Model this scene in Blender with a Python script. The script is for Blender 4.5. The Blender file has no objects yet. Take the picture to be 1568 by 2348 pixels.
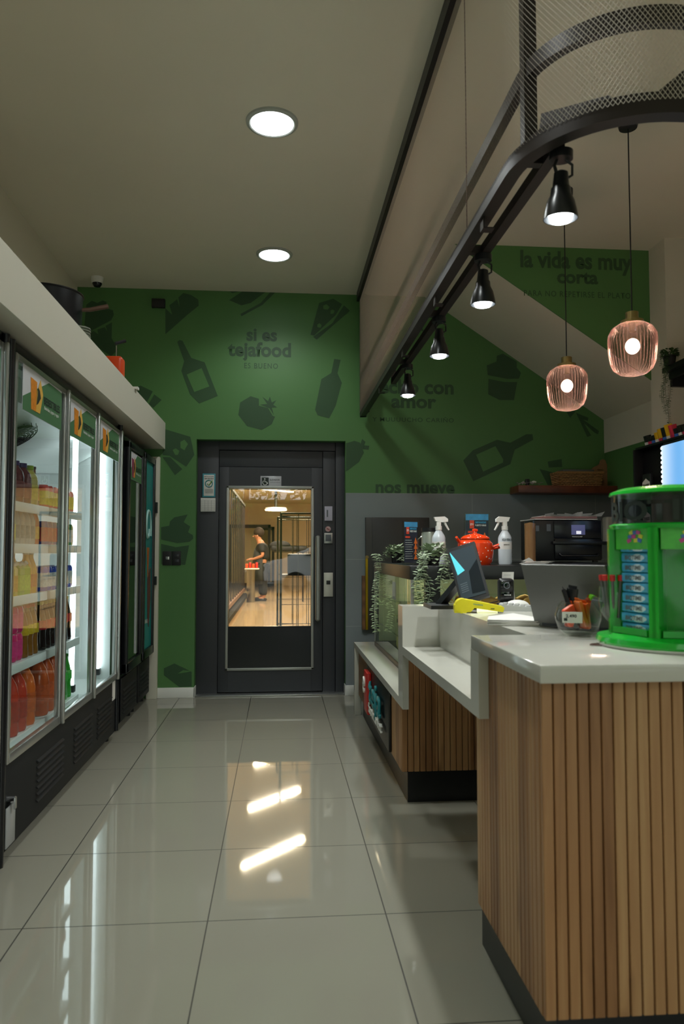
import bpy, bmesh, math, random
from mathutils import Vector, Matrix, Euler
random.seed(7)
PI = math.pi
COL = bpy.context.scene.collection
SC = bpy.context.scene

# ------------------------------------------------------------------ camera, world, exposure
F_PX = 1710.0
PITCH = math.radians(3.0128); YAW = math.radians(4.8069)
cd = bpy.data.cameras.new('camera'); cam = bpy.data.objects.new('camera', cd); COL.objects.link(cam)
cd.sensor_fit = 'VERTICAL'; cd.sensor_height = 36.0; cd.lens = F_PX/2348*36.0
cd.clip_start = 0.05; cd.clip_end = 200
cam.location = (0, 0, 1.23); cam.rotation_euler = (PI/2+PITCH, 0, -YAW)
cd.dof.use_dof = True; cd.dof.focus_distance = 5.2; cd.dof.aperture_fstop = 4.0
SC.camera = cam
SC.view_settings.view_transform = 'Standard'; SC.view_settings.look = 'None'
SC.view_settings.gamma = 1; SC.view_settings.use_curve_mapping = False
SC.view_settings.exposure = 0.5
WORLD_STRENGTH = 2.7
w = bpy.data.worlds.new('world'); SC.world = w; w.use_nodes = True
nt = w.node_tree; bg = nt.nodes['Background']
bg.inputs[0].default_value = (0.86, 0.93, 0.90, 1); bg.inputs[1].default_value = WORLD_STRENGTH

_F = Vector((math.sin(YAW)*math.cos(PITCH), math.cos(YAW)*math.cos(PITCH), math.sin(PITCH)))
_R = Vector((math.cos(YAW), -math.sin(YAW), 0)); _U = _R.cross(_F); _C = Vector((0, 0, 1.23))
def at(u, v, ax, val):
    """the point seen at photo pixel (u, v) that lies on the plane axis = val"""
    d = _F*F_PX + _R*(u-784) - _U*(v-1174)
    return _C + d*((val-_C[ax])/d[ax])
def atY(u, v, y): return at(u, v, 1, y)
def atX(u, v, x): return at(u, v, 0, x)
def atZ(u, v, z): return at(u, v, 2, z)

# lights (energies tuned together)
E_DOWN, E_SPOT, E_PEND, E_TUBE, E_BACK = 30, 20, 18, 4, 80
def light(name, kind, loc, energy, color=(1,1,1), size=.1, rot=(0,0,0), size_y=None, spot=None):
    ld = bpy.data.lights.new(name, kind); ld.energy = energy; ld.color = color
    if kind == 'AREA':
        ld.size = size
        if size_y: ld.shape = 'RECTANGLE'; ld.size_y = size_y
    elif kind == 'SPOT':
        ld.shadow_soft_size = size; ld.spot_size = spot or 1.6; ld.spot_blend = .6
    else: ld.shadow_soft_size = size
    o = bpy.data.objects.new(name, ld); o.location = loc; o.rotation_euler = rot; COL.objects.link(o)
    return o
# daylight that comes in through the open shopfront behind the viewer
_p = light('daylight_opening', 'AREA', (0.7, -2.58, 1.48), 1, (1, 1, 1), 4.0, (PI/2, 0, 0), 2.94); _p.data.cycles.is_portal = True

# ------------------------------------------------------------------ materials
def srgb(h):
    h = h.lstrip('#'); c = [int(h[i:i+2], 16)/255 for i in (0, 2, 4)]
    return tuple((x/12.92 if x <= .04045 else ((x+.055)/1.055)**2.4) for x in c)
MATS = {}
def mat(name, hexc, rough=.5, metal=0., emit=0., coat=0., var=0., vscale=20., bump=0., bscale=60., spec=.5, emitc=None, alpha=1., vstretch=(1,1,1), trans=0.):
    if name in MATS: return MATS[name]
    m = bpy.data.materials.new(name); m.use_nodes = True; MATS[name] = m
    n = m.node_tree.nodes; l = m.node_tree.links; p = n['Principled BSDF']
    c = srgb(hexc) if isinstance(hexc, str) else hexc
    p.inputs['Base Color'].default_value = (*c, 1); p.inputs['Roughness'].default_value = rough
    p.inputs['Metallic'].default_value = metal; p.inputs['Specular IOR Level'].default_value = spec
    p.inputs['Coat Weight'].default_value = coat; p.inputs['Coat Roughness'].default_value = .05
    p.inputs['Transmission Weight'].default_value = trans
    if emit: p.inputs['Emission Color'].default_value = (*(srgb(emitc) if emitc else c), 1); p.inputs['Emission Strength'].default_value = emit
    if var or bump:
        tc = n.new('ShaderNodeTexCoord'); mp = n.new('ShaderNodeMapping'); l.new(tc.outputs['Object'], mp.inputs[0]); mp.inputs['Scale'].default_value = vstretch
    if var:
        t = n.new('ShaderNodeTexNoise'); t.inputs['Scale'].default_value = vscale; t.inputs['Detail'].default_value = 5; l.new(mp.outputs[0], t.inputs['Vector'])
        mx = n.new('ShaderNodeMix'); mx.data_type = 'RGBA'
        mx.inputs[6].default_value = (*[x*(1-var) for x in c], 1); mx.inputs[7].default_value = (*[min(1, x*(1+var)) for x in c], 1)
        l.new(t.outputs['Fac'], mx.inputs[0]); l.new(mx.outputs[2], p.inputs['Base Color'])
    if bump:
        t = n.new('ShaderNodeTexNoise'); t.inputs['Scale'].default_value = bscale; l.new(mp.outputs[0], t.inputs['Vector'])
        b = n.new('ShaderNodeBump'); b.inputs['Strength'].default_value = bump; b.inputs['Distance'].default_value = .01
        l.new(t.outputs['Fac'], b.inputs['Height']); l.new(b.outputs[0], p.inputs['Normal'])
    return m
def math_node(n, l, op, a, b=None):
    x = n.new('ShaderNodeMath'); x.operation = op
    for i, q in enumerate((a, b)):
        if q is None: continue
        if isinstance(q, (int, float)): x.inputs[i].default_value = q
        else: l.new(q, x.inputs[i])
    return x.outputs[0]
def thin_glass(name, tint=(.96, .98, .96), ior=1.5, rough=.0, gloss=(1,1,1)):
    if name in MATS: return MATS[name]
    m = bpy.data.materials.new(name); m.use_nodes = True; MATS[name] = m
    n = m.node_tree.nodes; l = m.node_tree.links; n.remove(n['Principled BSDF'])
    tr = n.new('ShaderNodeBsdfTransparent'); tr.inputs[0].default_value = (*tint, 1)
    gl = n.new('ShaderNodeBsdfGlossy'); gl.inputs[0].default_value = (*gloss, 1); gl.inputs['Roughness'].default_value = rough
    fr = n.new('ShaderNodeFresnel'); fr.inputs[0].default_value = ior
    ge = n.new('ShaderNodeNewGeometry'); k = math_node(n, l, 'SUBTRACT', 1.0, ge.outputs['Backfacing']); k = math_node(n, l, 'MULTIPLY', k, fr.outputs[0])
    mx = n.new('ShaderNodeMixShader'); l.new(k, mx.inputs[0]); l.new(tr.outputs[0], mx.inputs[1]); l.new(gl.outputs[0], mx.inputs[2])
    l.new(mx.outputs[0], n['Material Output'].inputs[0])
    return m
def newmat(name):
    m = bpy.data.materials.new(name); m.use_nodes = True; MATS[name] = m
    return m, m.node_tree.nodes, m.node_tree.links
def tile_mat(name, base, grout, px, ox, py, oy, axes='XY', gw=.0022, rough=.06, var=.04, coat=0., nscale=2.5):
    m, n, l = newmat(name); p = n['Principled BSDF']
    tc = n.new('ShaderNodeTexCoord'); s = n.new('ShaderNodeSeparateXYZ'); l.new(tc.outputs['Object'], s.inputs[0])
    masks = []
    for ax, pit, off in ((axes[0], px, ox), (axes[1], py, oy)):
        a = math_node(n, l, 'SUBTRACT', s.outputs[ax], off - pit/2)
        a = math_node(n, l, 'DIVIDE', a, pit); a = math_node(n, l, 'FRACT', a)
        a = math_node(n, l, 'SUBTRACT', a, .5); a = math_node(n, l, 'ABSOLUTE', a)
        masks.append(math_node(n, l, 'LESS_THAN', a, gw/pit))
    g = math_node(n, l, 'MAXIMUM', masks[0], masks[1])
    t = n.new('ShaderNodeTexNoise'); t.inputs['Scale'].default_value = nscale; t.inputs['Detail'].default_value = 6; l.new(tc.outputs['Object'], t.inputs['Vector'])
    b = srgb(base)
    mv = n.new('ShaderNodeMix'); mv.data_type = 'RGBA'
    mv.inputs[6].default_value = (*[x*(1-var) for x in b], 1); mv.inputs[7].default_value = (*[x*(1+var) for x in b], 1); l.new(t.outputs['Fac'], mv.inputs[0])
    mx = n.new('ShaderNodeMix'); mx.data_type = 'RGBA'; mx.inputs[7].default_value = (*srgb(grout), 1)
    l.new(mv.outputs[2], mx.inputs[6]); l.new(g, mx.inputs[0]); l.new(mx.outputs[2], p.inputs['Base Color'])
    r = math_node(n, l, 'MULTIPLY', g, .6); r = math_node(n, l, 'ADD', r, rough); l.new(r, p.inputs['Roughness'])
    p.inputs['Coat Weight'].default_value = coat; p.inputs['Coat Roughness'].default_value = .02
    return m
def slat_wood(name, cols, pitch=.0285):
    m, n, l = newmat(name); p = n['Principled BSDF']
    tc = n.new('ShaderNodeTexCoord'); s = n.new('ShaderNodeSeparateXYZ'); l.new(tc.outputs['Object'], s.inputs[0])
    a = math_node(n, l, 'ADD', s.outputs['X'], s.outputs['Y'])
    f1 = math_node(n, l, 'FLOOR', math_node(n, l, 'DIVIDE', a, pitch*3.0)); f2 = math_node(n, l, 'FLOOR', math_node(n, l, 'DIVIDE', a, pitch))
    w1 = n.new('ShaderNodeTexWhiteNoise'); w1.noise_dimensions = '1D'; l.new(f1, w1.inputs['W'])
    w2 = n.new('ShaderNodeTexWhiteNoise'); w2.noise_dimensions = '1D'; l.new(f2, w2.inputs['W'])
    mp = n.new('ShaderNodeMapping'); mp.inputs['Scale'].default_value = (26, 26, 1.6); l.new(tc.outputs['Object'], mp.inputs[0])
    t = n.new('ShaderNodeTexNoise'); t.inputs['Scale'].default_value = 1.4; t.inputs['Detail'].default_value = 7; t.inputs['Distortion'].default_value = .9; l.new(mp.outputs[0], t.inputs['Vector'])
    v = math_node(n, l, 'MULTIPLY', w1.outputs['Value'], .38); v = math_node(n, l, 'ADD', v, math_node(n, l, 'MULTIPLY', w2.outputs['Value'], .10))
    v = math_node(n, l, 'ADD', v, math_node(n, l, 'MULTIPLY', t.outputs['Fac'], .55))
    cr = n.new('ShaderNodeValToRGB'); l.new(v, cr.inputs[0]); e = cr.color_ramp.elements
    e[0].position = .2; e[0].color = (*srgb(cols[0]), 1); e[1].position = .85; e[1].color = (*srgb(cols[2]), 1)
    k = e.new(.52); k.color = (*srgb(cols[1]), 1)
    mp2 = n.new('ShaderNodeMapping'); mp2.inputs['Scale'].default_value = (16, 16, 4); l.new(tc.outputs['Object'], mp2.inputs[0])
    kn = n.new('ShaderNodeTexNoise'); kn.inputs['Scale'].default_value = .55; l.new(mp2.outputs[0], kn.inputs['Vector'])
    kk = n.new('ShaderNodeValToRGB'); kk.color_ramp.elements[0].position = .66; kk.color_ramp.elements[1].position = .78; l.new(kn.outputs['Fac'], kk.inputs[0])
    mx = n.new('ShaderNodeMix'); mx.data_type = 'RGBA'; mx.inputs[7].default_value = (*srgb(cols[0]), 1); l.new(cr.outputs[0], mx.inputs[6]); l.new(kk.outputs[0], mx.inputs[0])
    l.new(mx.outputs[2], p.inputs['Base Color']); p.inputs['Roughness'].default_value = .45
    return m
def wave_mat(name, c1, c2, scale, rough=.6, axis='Z', dist=0., metal=0.):
    m, n, l = newmat(name); p = n['Principled BSDF']
    tc = n.new('ShaderNodeTexCoord'); t = n.new('ShaderNodeTexWave'); t.inputs['Scale'].default_value = scale; t.bands_direction = axis; t.inputs['Distortion'].default_value = dist
    l.new(tc.outputs['Object'], t.inputs['Vector']); cr = n.new('ShaderNodeValToRGB'); l.new(t.outputs['Fac'], cr.inputs[0])
    cr.color_ramp.elements[0].color = (*srgb(c1), 1); cr.color_ramp.elements[1].color = (*srgb(c2), 1)
    l.new(cr.outputs[0], p.inputs['Base Color']); p.inputs['Roughness'].default_value = rough; p.inputs['Metallic'].default_value = metal
    return m
def dots_mat(name, base, dot, scale, thr=.2):
    m, n, l = newmat(name); p = n['Principled BSDF']
    tc = n.new('ShaderNodeTexCoord'); t = n.new('ShaderNodeTexVoronoi'); t.inputs['Scale'].default_value = scale; l.new(tc.outputs['Object'], t.inputs['Vector'])
    a = math_node(n, l, 'LESS_THAN', t.outputs['Distance'], thr)
    mx = n.new('ShaderNodeMix'); mx.data_type = 'RGBA'; mx.inputs[6].default_value = (*srgb(base), 1); mx.inputs[7].default_value = (*srgb(dot), 1)
    l.new(a, mx.inputs[0]); l.new(mx.outputs[2], p.inputs['Base Color']); p.inputs['Roughness'].default_value = .15
    return m

plaster = mat('plaster_white', '#dcd5c2', .8, var=.03, vscale=3)
plaster_b = mat('plaster_beam', '#cfcbbb', .7, var=.02, vscale=3)
green = mat('green_paint', '#4d7a42', .5, var=.04, vscale=2)
green_dark = mat('green_mural', '#2f5030', .55)
floor_m = tile_mat('floor_porcelain', '#959284', '#2e2e26', .598, -.232, .600, 2.58, rough=.035, var=.03, gw=.0022)
wall_tile = tile_mat('grey_wall_tile', '#7c8486', '#a0a6a6', 1.12, .57, .575, .01, axes='XZ', gw=.0016, rough=.32, var=.12, nscale=4)
marble = mat('white_marble', '#c9c7bd', .12, var=.05, vscale=6)
wood = slat_wood('slatted_wood', ['#7d5433', '#a97a50', '#c39a6c'])
wood_plain = wave_mat('plain_wood', '#5d3f25', '#7a5533', 3, .5, 'Z', 3)
wood_shelf = wave_mat('shelf_wood', '#4b2414', '#6e3820', 6, .4, 'Y', 4)
black = mat('black_plastic', '#141517', .35)
black_m = mat('black_matte', '#1b1a1a', .6)
black_metal = mat('dark_iron', '#2b2421', .45, metal=.3, var=.2, vscale=8)
blackmesh = mat('mesh_metal', '#dcd3c4', .55, metal=.1)
fridge_black = mat('fridge_black', '#101116', .3, bump=.08, bscale=200)
grille_m = mat('fridge_grille', '#0f1011', .65)
silver = mat('brushed_aluminium', '#b9bab8', .28, metal=.85)
silver_d = mat('door_aluminium', '#a9aba6', .35, metal=.6)
chrome = mat('chrome', '#d8d8d8', .12, metal=1.)
white_p = mat('white_plastic', '#e4e4de', .4)
white_l = mat('liner_white', '#e8ecea', .4)
shelf_m = mat('shelf_white', '#dfe3e2', .35)
paper = mat('paper', '#d9d6d0', .8)
door_m = mat('door_charcoal', '#34363a', .5, bump=.05, bscale=500, var=.05, vscale=60)
door_low = mat('door_lower_panel', '#1f2022', .16, spec=.25)
brass = mat('brass', '#a3905e', .3, metal=1.)
red_p = mat('red_plastic', '#c5231e', .3)
teal_p = mat('teal_plastic', '#168088', .35)
teal_door = mat('teal_print', '#0d8c8c', .35, var=.1, vscale=1.5)
orange_e = mat('orange_plastic', '#e04a1c', .35)
yellow_p = mat('yellow_plastic', '#e2d51c', .4)
glass = thin_glass('clear_glass')
glass_f = thin_glass('fridge_glass', (.90, .95, .94), 1.35)
glass_door = thin_glass('door_glass', (.92, .90, .84), 1.75)
pinkglass, n, l = newmat('pink_ribbed_glass'); n.remove(n['Principled BSDF'])
a_ = n.new('ShaderNodeBsdfTransparent'); a_.inputs[0].default_value = (.74, .62, .61, 1)
b_ = n.new('ShaderNodeBsdfTranslucent'); b_.inputs[0].default_value = (.64, .42, .37, 1)
c_ = n.new('ShaderNodeBsdfGlossy'); c_.inputs[0].default_value = (1, .85, .8, 1); c_.inputs['Roughness'].default_value = .12
lw = n.new('ShaderNodeLayerWeight'); lw.inputs[0].default_value = .35
m1 = n.new('ShaderNodeMixShader'); m1.inputs[0].default_value = .35; l.new(b_.outputs[0], m1.inputs[1]); l.new(c_.outputs[0], m1.inputs[2])
m2 = n.new('ShaderNodeMixShader'); l.new(math_node(n, l, 'ADD', math_node(n, l, 'MULTIPLY', lw.outputs['Facing'], .50), .02), m2.inputs[0]); l.new(a_.outputs[0], m2.inputs[1]); l.new(m1.outputs[0], m2.inputs[2])
l.new(m2.outputs[0], n['Material Output'].inputs[0])
cleard = thin_glass('clear_plastic', (.93, .95, .94), 1.4, .05)
lamp_w = mat('lamp_white', '#ffffff', emit=9., emitc='#f4fbff')
bulb_w = mat('bulb_white', '#ffffff', emit=16., emitc='#f2fbff')
bulb_warm = mat('bulb_warm', '#ffffff', emit=14., emitc='#ffdfc0')
tube_m = mat('tube_white', '#ffffff', emit=E_TUBE, emitc='#eefaff')
strip_m = mat('strip_warm', '#ffffff', emit=16., emitc='#ffe9b8')
green_p = mat('stand_green', '#16b02e', .25, coat=.3, var=.12, vscale=12)
leaf_m = mat('leaf_sage', '#92a283', .6, var=.35, vscale=60)
leaf_g = mat('leaf_green', '#3c5a2c', .6, var=.35, vscale=40)
leaf_t = mat('tree_leaves', '#6c8f3a', .6, var=.4, vscale=1.5)
bark = mat('bark', '#6b5138', .9, var=.3)
ink = mat('ink_dark', '#1d2a22', .6)
ink_w = mat('ink_white', '#e9ece8', .6)
ink_g = mat('ink_grey', '#5f6468', .6)
beige = mat('beige_wall', '#d6c9ae', .6, var=.06, vscale=2)
beige_floor = mat('beige_floor', '#c4ad8e', .10, var=.08, vscale=2)
skin = mat('skin', '#b07a5c', .5); hair_m = mat('hair', '#2a1d14', .8)
cloth_b = mat('cloth_black', '#1c1d20', .8); cloth_a = mat('apron_grey', '#33373a', .8)
wicker = wave_mat('wicker', '#6d4a22', '#b88c55', 40, .7, 'X', 6)
wicker_d = wave_mat('wicker_dark', '#2c180c', '#5a3820', 40, .7, 'X', 6)
kraft = mat('kraft', '#a5764a', .35, var=.08, vscale=12)
cork = mat('cork_board', '#8d6a48', .8, var=.25, vscale=50)
laptop_m = mat('laptop_grey', '#6f6f6d', .45, metal=.3)
screen_d = mat('screen_dark', '#30383f', .1)
cyan_p = mat('screen_cyan', '#58c8d8', .3, emit=.25)
orange_pot = dots_mat('orange_enamel', '#df3d12', '#f7ead8', 46, .17)

# ------------------------------------------------------------------ mesh helpers
class M:
    def __init__(s): s.bm = bmesh.new()
    def face(s, pts, mi=0):
        f = s.bm.faces.new([s.bm.verts.new(p) for p in pts]); f.material_index = mi; return f
    def box(s, x0, x1, y0, y1, z0, z1, bev=0., mi=0, seg=2):
        if x0 > x1: x0, x1 = x1, x0
        if y0 > y1: y0, y1 = y1, y0
        if z0 > z1: z0, z1 = z1, z0
        v = [s.bm.verts.new(p) for p in ((x0,y0,z0),(x1,y0,z0),(x1,y1,z0),(x0,y1,z0),(x0,y0,z1),(x1,y0,z1),(x1,y1,z1),(x0,y1,z1))]
        fs = [s.bm.faces.new([v[i] for i in q]) for q in ((3,2,1,0),(4,5,6,7),(0,1,5,4),(1,2,6,5),(2,3,7,6),(3,0,4,7))]
        for f in fs: f.material_index = mi
        if bev:
            es = list({e for f in fs for e in f.edges})
            bmesh.ops.bevel(s.bm, geom=es, offset=min(bev, .49*min(x1-x0, y1-y0, z1-z0)), segments=seg, affect='EDGES', profile=.5)
        return s
    def obox(s, c, ax, ay, az, hx, hy, hz):
        """box with centre c and unit axes, half sizes"""
        c = Vector(c); ax, ay, az = Vector(ax).normalized(), Vector(ay).normalized(), Vector(az).normalized()
        P = lambda i, j, k: c+ax*hx*i+ay*hy*j+az*hz*k
        v = [s.bm.verts.new(P(*q)) for q in ((-1,-1,-1),(1,-1,-1),(1,1,-1),(-1,1,-1),(-1,-1,1),(1,-1,1),(1,1,1),(-1,1,1))]
        for q in ((3,2,1,0),(4,5,6,7),(0,1,5,4),(1,2,6,5),(2,3,7,6),(3,0,4,7)): s.bm.faces.new([v[i] for i in q])
        return s
    def bar(s, p0, p1, w, h=None):
        p0, p1 = Vector(p0), Vector(p1); h = h or w; d = (p1-p0); L = d.length; d.normalize()
        up = Vector((0,0,1)) if abs(d.z) < .95 else Vector((0,1,0))
        r = d.cross(up).normalized(); u = r.cross(d)
        return s.obox((p0+p1)/2, r, d, u, w/2, L/2, h/2)
    def ring(s, c, a, b, r, n, rz=None):
        return [s.bm.verts.new(Vector(c)+a*(math.cos(2*PI*i/n)*r)+b*(math.sin(2*PI*i/n)*(rz or r))) for i in range(n)]
    def skin_rings(s, rings, cap=True):
        n = len(rings[0])
        for q in range(len(rings)-1):
            for i in range(n): s.bm.faces.new([rings[q][i], rings[q][(i+1)%n], rings[q+1][(i+1)%n], rings[q+1][i]])
        if cap:
            if n > 2: s.bm.faces.new(list(reversed(rings[0]))); s.bm.faces.new(rings[-1])
        return s
    def cyl(s, p0, p1, r0, r1=None, n=20, cap=True):
        p0, p1 = Vector(p0), Vector(p1); d = (p1-p0).normalized(); t = Vector((0,0,1)) if abs(d.z) < .9 else Vector((1,0,0))
        a = t.cross(d).normalized(); b = d.cross(a); r1 = r0 if r1 is None else r1
        return s.skin_rings([s.ring(p0, a, b, r0, n), s.ring(p1, a, b, r1, n)], cap)
    def tube(s, pts, r, n=8, cap=True):
        pts = [Vector(p) for p in pts]; rr = r if isinstance(r, (list, tuple)) else [r]*len(pts)
        rings = []; a = None
        for i, p in enumerate(pts):
            d = (pts[min(i+1, len(pts)-1)]-pts[max(i-1, 0)]).normalized()
            if a is None:
                t = Vector((0,0,1)) if abs(d.z) < .9 else Vector((1,0,0)); a = t.cross(d).normalized()
            else: a = (a-d*a.dot(d)).normalized()
            rings.append(s.ring(p, a, d.cross(a), max(rr[i], 1e-4), n))
        return s.skin_rings(rings, cap)
    def lathe(s, prof, c=(0,0,0), n=28, rib=0., ribs=0, cap=False):
        c = Vector(c); rings = []
        for r, z in prof:
            rg = []
            for i in range(n):
                a = 2*PI*i/n; q = r*(1+rib*math.cos(ribs*a)) if ribs else r
                rg.append(s.bm.verts.new(c+Vector((math.cos(a)*max(q,1e-4), math.sin(a)*max(q,1e-4), z))))
            rings.append(rg)
        return s.skin_rings(rings, cap)
    def prism(s, pts, ax, a, b):
        mk = {'x': lambda p, q: (q, p[0], p[1]), 'y': lambda p, q: (p[0], q, p[1]), 'z': lambda p, q: (p[0], p[1], q)}[ax]
        A = [s.bm.verts.new(mk(p, a)) for p in pts]; B = [s.bm.verts.new(mk(p, b)) for p in pts]; n = len(pts)
        s.bm.faces.new(A); s.bm.faces.new(list(reversed(B)))
        for i in range(n): s.bm.faces.new([A[i], B[i], B[(i+1)%n], A[(i+1)%n]])
        return s
    def sphere(s, c, rx, ry=None, rz=None, n=16, m=10):
        ry = ry or rx; rz = rz or rx; c = Vector(c)
        rings = []
        for j in range(m+1):
            t = PI*j/m; k = max(math.sin(t), .02)
            rings.append([s.bm.verts.new(c+Vector((rx*k*math.cos(2*PI*i/n), ry*k*math.sin(2*PI*i/n), -rz*math.cos(t)))) for i in range(n)])
        return s.skin_rings(rings)
    def leaf(s, c, d, up, L, W):
        c, d, up = Vector(c), Vector(d).normalized(), Vector(up); r = d.cross(up)
        if r.length < 1e-3: r = Vector((1,0,0))
        r.normalize(); nrm = r.cross(d)
        b = c; m1 = c+d*L*.5+r*W/2+nrm*L*.08; t = c+d*L; m2 = c+d*L*.5-r*W/2+nrm*L*.08; mid = c+d*L*.5
        v = [s.bm.verts.new(q) for q in (b, m1, t, m2, mid)]
        s.bm.faces.new((v[0], v[1], v[2], v[4])); s.bm.faces.new((v[0], v[4], v[2], v[3])); return s
def props(o, label=None, cat=None, group=None, kind=None):
    if label: o['label'] = label
    if cat: o['category'] = cat
    if group: o['group'] = group
    if kind: o['kind'] = kind
    return o
def obj(name, m, material, parent=None, label=None, cat=None, group=None, kind=None, smooth=True, loc=None, rot=None, fixn=True):
    if isinstance(m, M):
        if fixn: bmesh.ops.recalc_face_normals(m.bm, faces=m.bm.faces[:])
        me = bpy.data.meshes.new(name); m.bm.to_mesh(me); m.bm.free()
    else: me = m
    for x in (material if isinstance(material, (list, tuple)) else [material]): me.materials.append(x)
    if smooth and len(me.polygons):
        me.polygons.foreach_set('use_smooth', [True]*len(me.polygons)); me.set_sharp_from_angle(angle=math.radians(38))
    o = bpy.data.objects.new(name, me); COL.objects.link(o)
    if parent: o.parent = parent
    if loc is not None: o.location = loc
    if rot is not None: o.rotation_euler = rot
    return props(o, label, cat, group, kind)
def thing(name, label, cat, loc=(0,0,0), rot=0., group=None, kind=None):
    o = bpy.data.objects.new(name, None); COL.objects.link(o); o.empty_display_size = .05
    o.location = loc; o.rotation_euler = rot if isinstance(rot, tuple) else (0, 0, rot)
    return props(o, label, cat, group, kind)
def struct(name, m, material, parent=None, **k): return obj(name, m, material, parent, kind='structure', **k)
def kids(o): return [c for c in COL.objects if c.parent == o]
def dup(o, loc=None, rot=None, label=None, group=None, parent=None, table=None):
    c = o.copy(); COL.objects.link(c)
    if parent: c.parent = parent
    if loc is not None: c.location = loc
    if rot is not None: c.rotation_euler = rot if isinstance(rot, tuple) else (0, 0, rot)
    if label: c['label'] = label
    if group: c['group'] = group
    for k in list(o.children): dup(k, parent=c)
    return c
def text_mesh(s, bold=0., extrude=.0006, spacing=1., align='LEFT'):
    cu = bpy.data.curves.new('t', 'FONT'); cu.body = s; cu.size = 1.; cu.offset = bold; cu.extrude = 0; cu.space_character = spacing; cu.resolution_u = 3
    o = bpy.data.objects.new('t', cu); COL.objects.link(o)
    me = bpy.data.meshes.new_from_object(o); bpy.data.objects.remove(o); bpy.data.curves.remove(cu)
    return me
def text(name, s, material, origin, right, up, width=None, height=None, bold=0., spacing=1., parent=None, **k):
    """lettering: lower left corner at origin, along right/up, fitted to width and to letter height"""
    me = text_mesh(s, bold, spacing=spacing)
    xs = [v.co.x for v in me.vertices]; ys = [v.co.y for v in me.vertices]
    x0, x1 = min(xs), max(xs); base = 0. if any(c.isalpha() or c.isdigit() for c in s) else min(ys)
    sx = (width/(x1-x0)) if width else None; hh = max(ys)-base
    sy = (height/hh) if height else sx
    if sx is None: sx = sy
    R = Vector(right).normalized(); Uv = Vector(up).normalized(); O = Vector(origin); Nn = R.cross(Uv)
    for v in me.vertices: v.co = O + R*((v.co.x-x0)*sx) + Uv*((v.co.y-base)*sy)
    return obj(name, me, material, parent, smooth=False, **k)

# ------------------------------------------------------------------ setting
W = 6.44; CZ = 3.49; DOORY = 6.54
struct('floor', M().box(-1.95, 3.5, -2.6, 6.70, -.1, 0), floor_m)
struct('ceiling', M().box(-1.95, 3.5, -2.6, 6.70, CZ, CZ+.1), plaster)
struct('wall_left', M().box(-1.93, -1.73, -2.6, 6.70, 0, CZ), plaster)
m = M().box(-1.93, -.71, W, W+.26, 0, CZ).box(.572, 3.5, W, W+.26, 0, CZ).box(-.71, .572, W, W+.26, 2.19, CZ)
wall_back = struct('wall_back', m, green)
struct('wall_back_tiling', M().box(.572, 3.3, W-.012, W, 0, 1.735), wall_tile, label='large grey tiles on the lower back wall')
m = M().box(3.3, 3.5, -2.6, W, 0, CZ)
struct('wall_right', m, plaster)
struct('trim_1', M().box(-1.73, -.975, -2.6, W, 2.10, 2.325), plaster_b, label='white boxed ledge over the fridges')
struct('trim_2', M().box(2.905, 3.3, 5.3, W, 2.11, 2.75), plaster_b, label='white beam in the right corner')
struct('trim_3', M().box(2.76, 3.3, 5.06, 5.30, 0, CZ), plaster_b, label='white pillar at the right')
zl = lambda x: 3.43-.665*(x-1.37)
struct('ceiling_under_stair', M().prism([(1.28, CZ), (3.3, CZ), (3.3, zl(3.3)), (1.28, zl(1.28))], 'y', 5.301, W), plaster, label='sloping white underside of the stair')
struct('wall_stair', M().prism([(1.28, CZ), (2.76, CZ), (2.76, zl(2.76)), (1.28, zl(1.28))], 'y', 5.29, 5.30), green, label='green side panel of the stair')
struct('trim_4', M().box(2.905, 3.3, 5.31, W-.013, 1.735, 2.11), green, label='green wall below the right beam')
struct('trim_5', M().box(-1.10, -1.012, W-.05, W, 0, 2.03, .004), plaster_b, label='white door jamb beside the freezers')
struct('baseboard_left', M().box(-1.012, -.705, W-.016, W, 0, .085, .003).box(-.712, -.705, W-.016, 6.54, 0, .085), white_p)
struct('baseboard_right', M().box(.572, .66, W-.03, W-.012, 0, .085, .003).box(.565, .572, W-.03, 6.54, 0, .085), white_p)
# shop front behind the viewer: open between two piers
struct('wall_front', M().box(-1.95, -1.3, -2.75, -2.6, 0, CZ).box(2.7, 3.5, -2.75, -2.6, 0, CZ).box(-1.3, 2.7, -2.75, -2.6, 2.95, CZ), plaster)
struct('floor_street', M().box(-30, 30, -40, -2.6, -.14, -.02), mat('asphalt', '#7d7d78', .9, var=.1, vscale=4), label='street paving outside')

# flat painted shapes on the green walls, traced in wall coordinates
def shape(polys, origin, k, y, material, name, parent, d=.0015):
    m = M()
    for pts in polys:
        q = [atY(origin[0]+a/k, origin[1]+b/k, y) for a, b in pts]
        m.prism([(p.x, p.z) for p in q], 'y', y-d, y)
    return obj(name, m, material, parent, smooth=False)
c4 = ((160, 640), 2.376); c5 = ((340, 980), 3.015); c10 = ((800, 500), 2.0417)
def mural(name, c, polys, holes=()):
    shape(polys, c[0], c[1], W, green_dark, name, wall_back)
    if holes: shape(holes, c[0], c[1], W-.0014, green, name+'_detail', wall_back)
mural('painted_bottle', c4, [[(585,342),(597,332),(614,336),(662,430),(734,453),(806,637),(705,678),(655,628),(608,500),(623,448)]], [[(637,520),(718,485),(760,585),(678,615)]])
mural('painted_cone', c4, [[(521,300),(521,160),(558,195),(543,143),(585,110),(598,152),(592,100),(618,76),(660,86),(700,112),(702,145),(640,195)]])
mural('painted_leaves', c4, [[(868,115),(945,64),(1072,66),(985,130),(935,143)], [(930,190),(1040,130),(1095,68),(1122,70),(1050,140),(935,202)], [(870,67),(918,67),(885,77)]])
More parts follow.
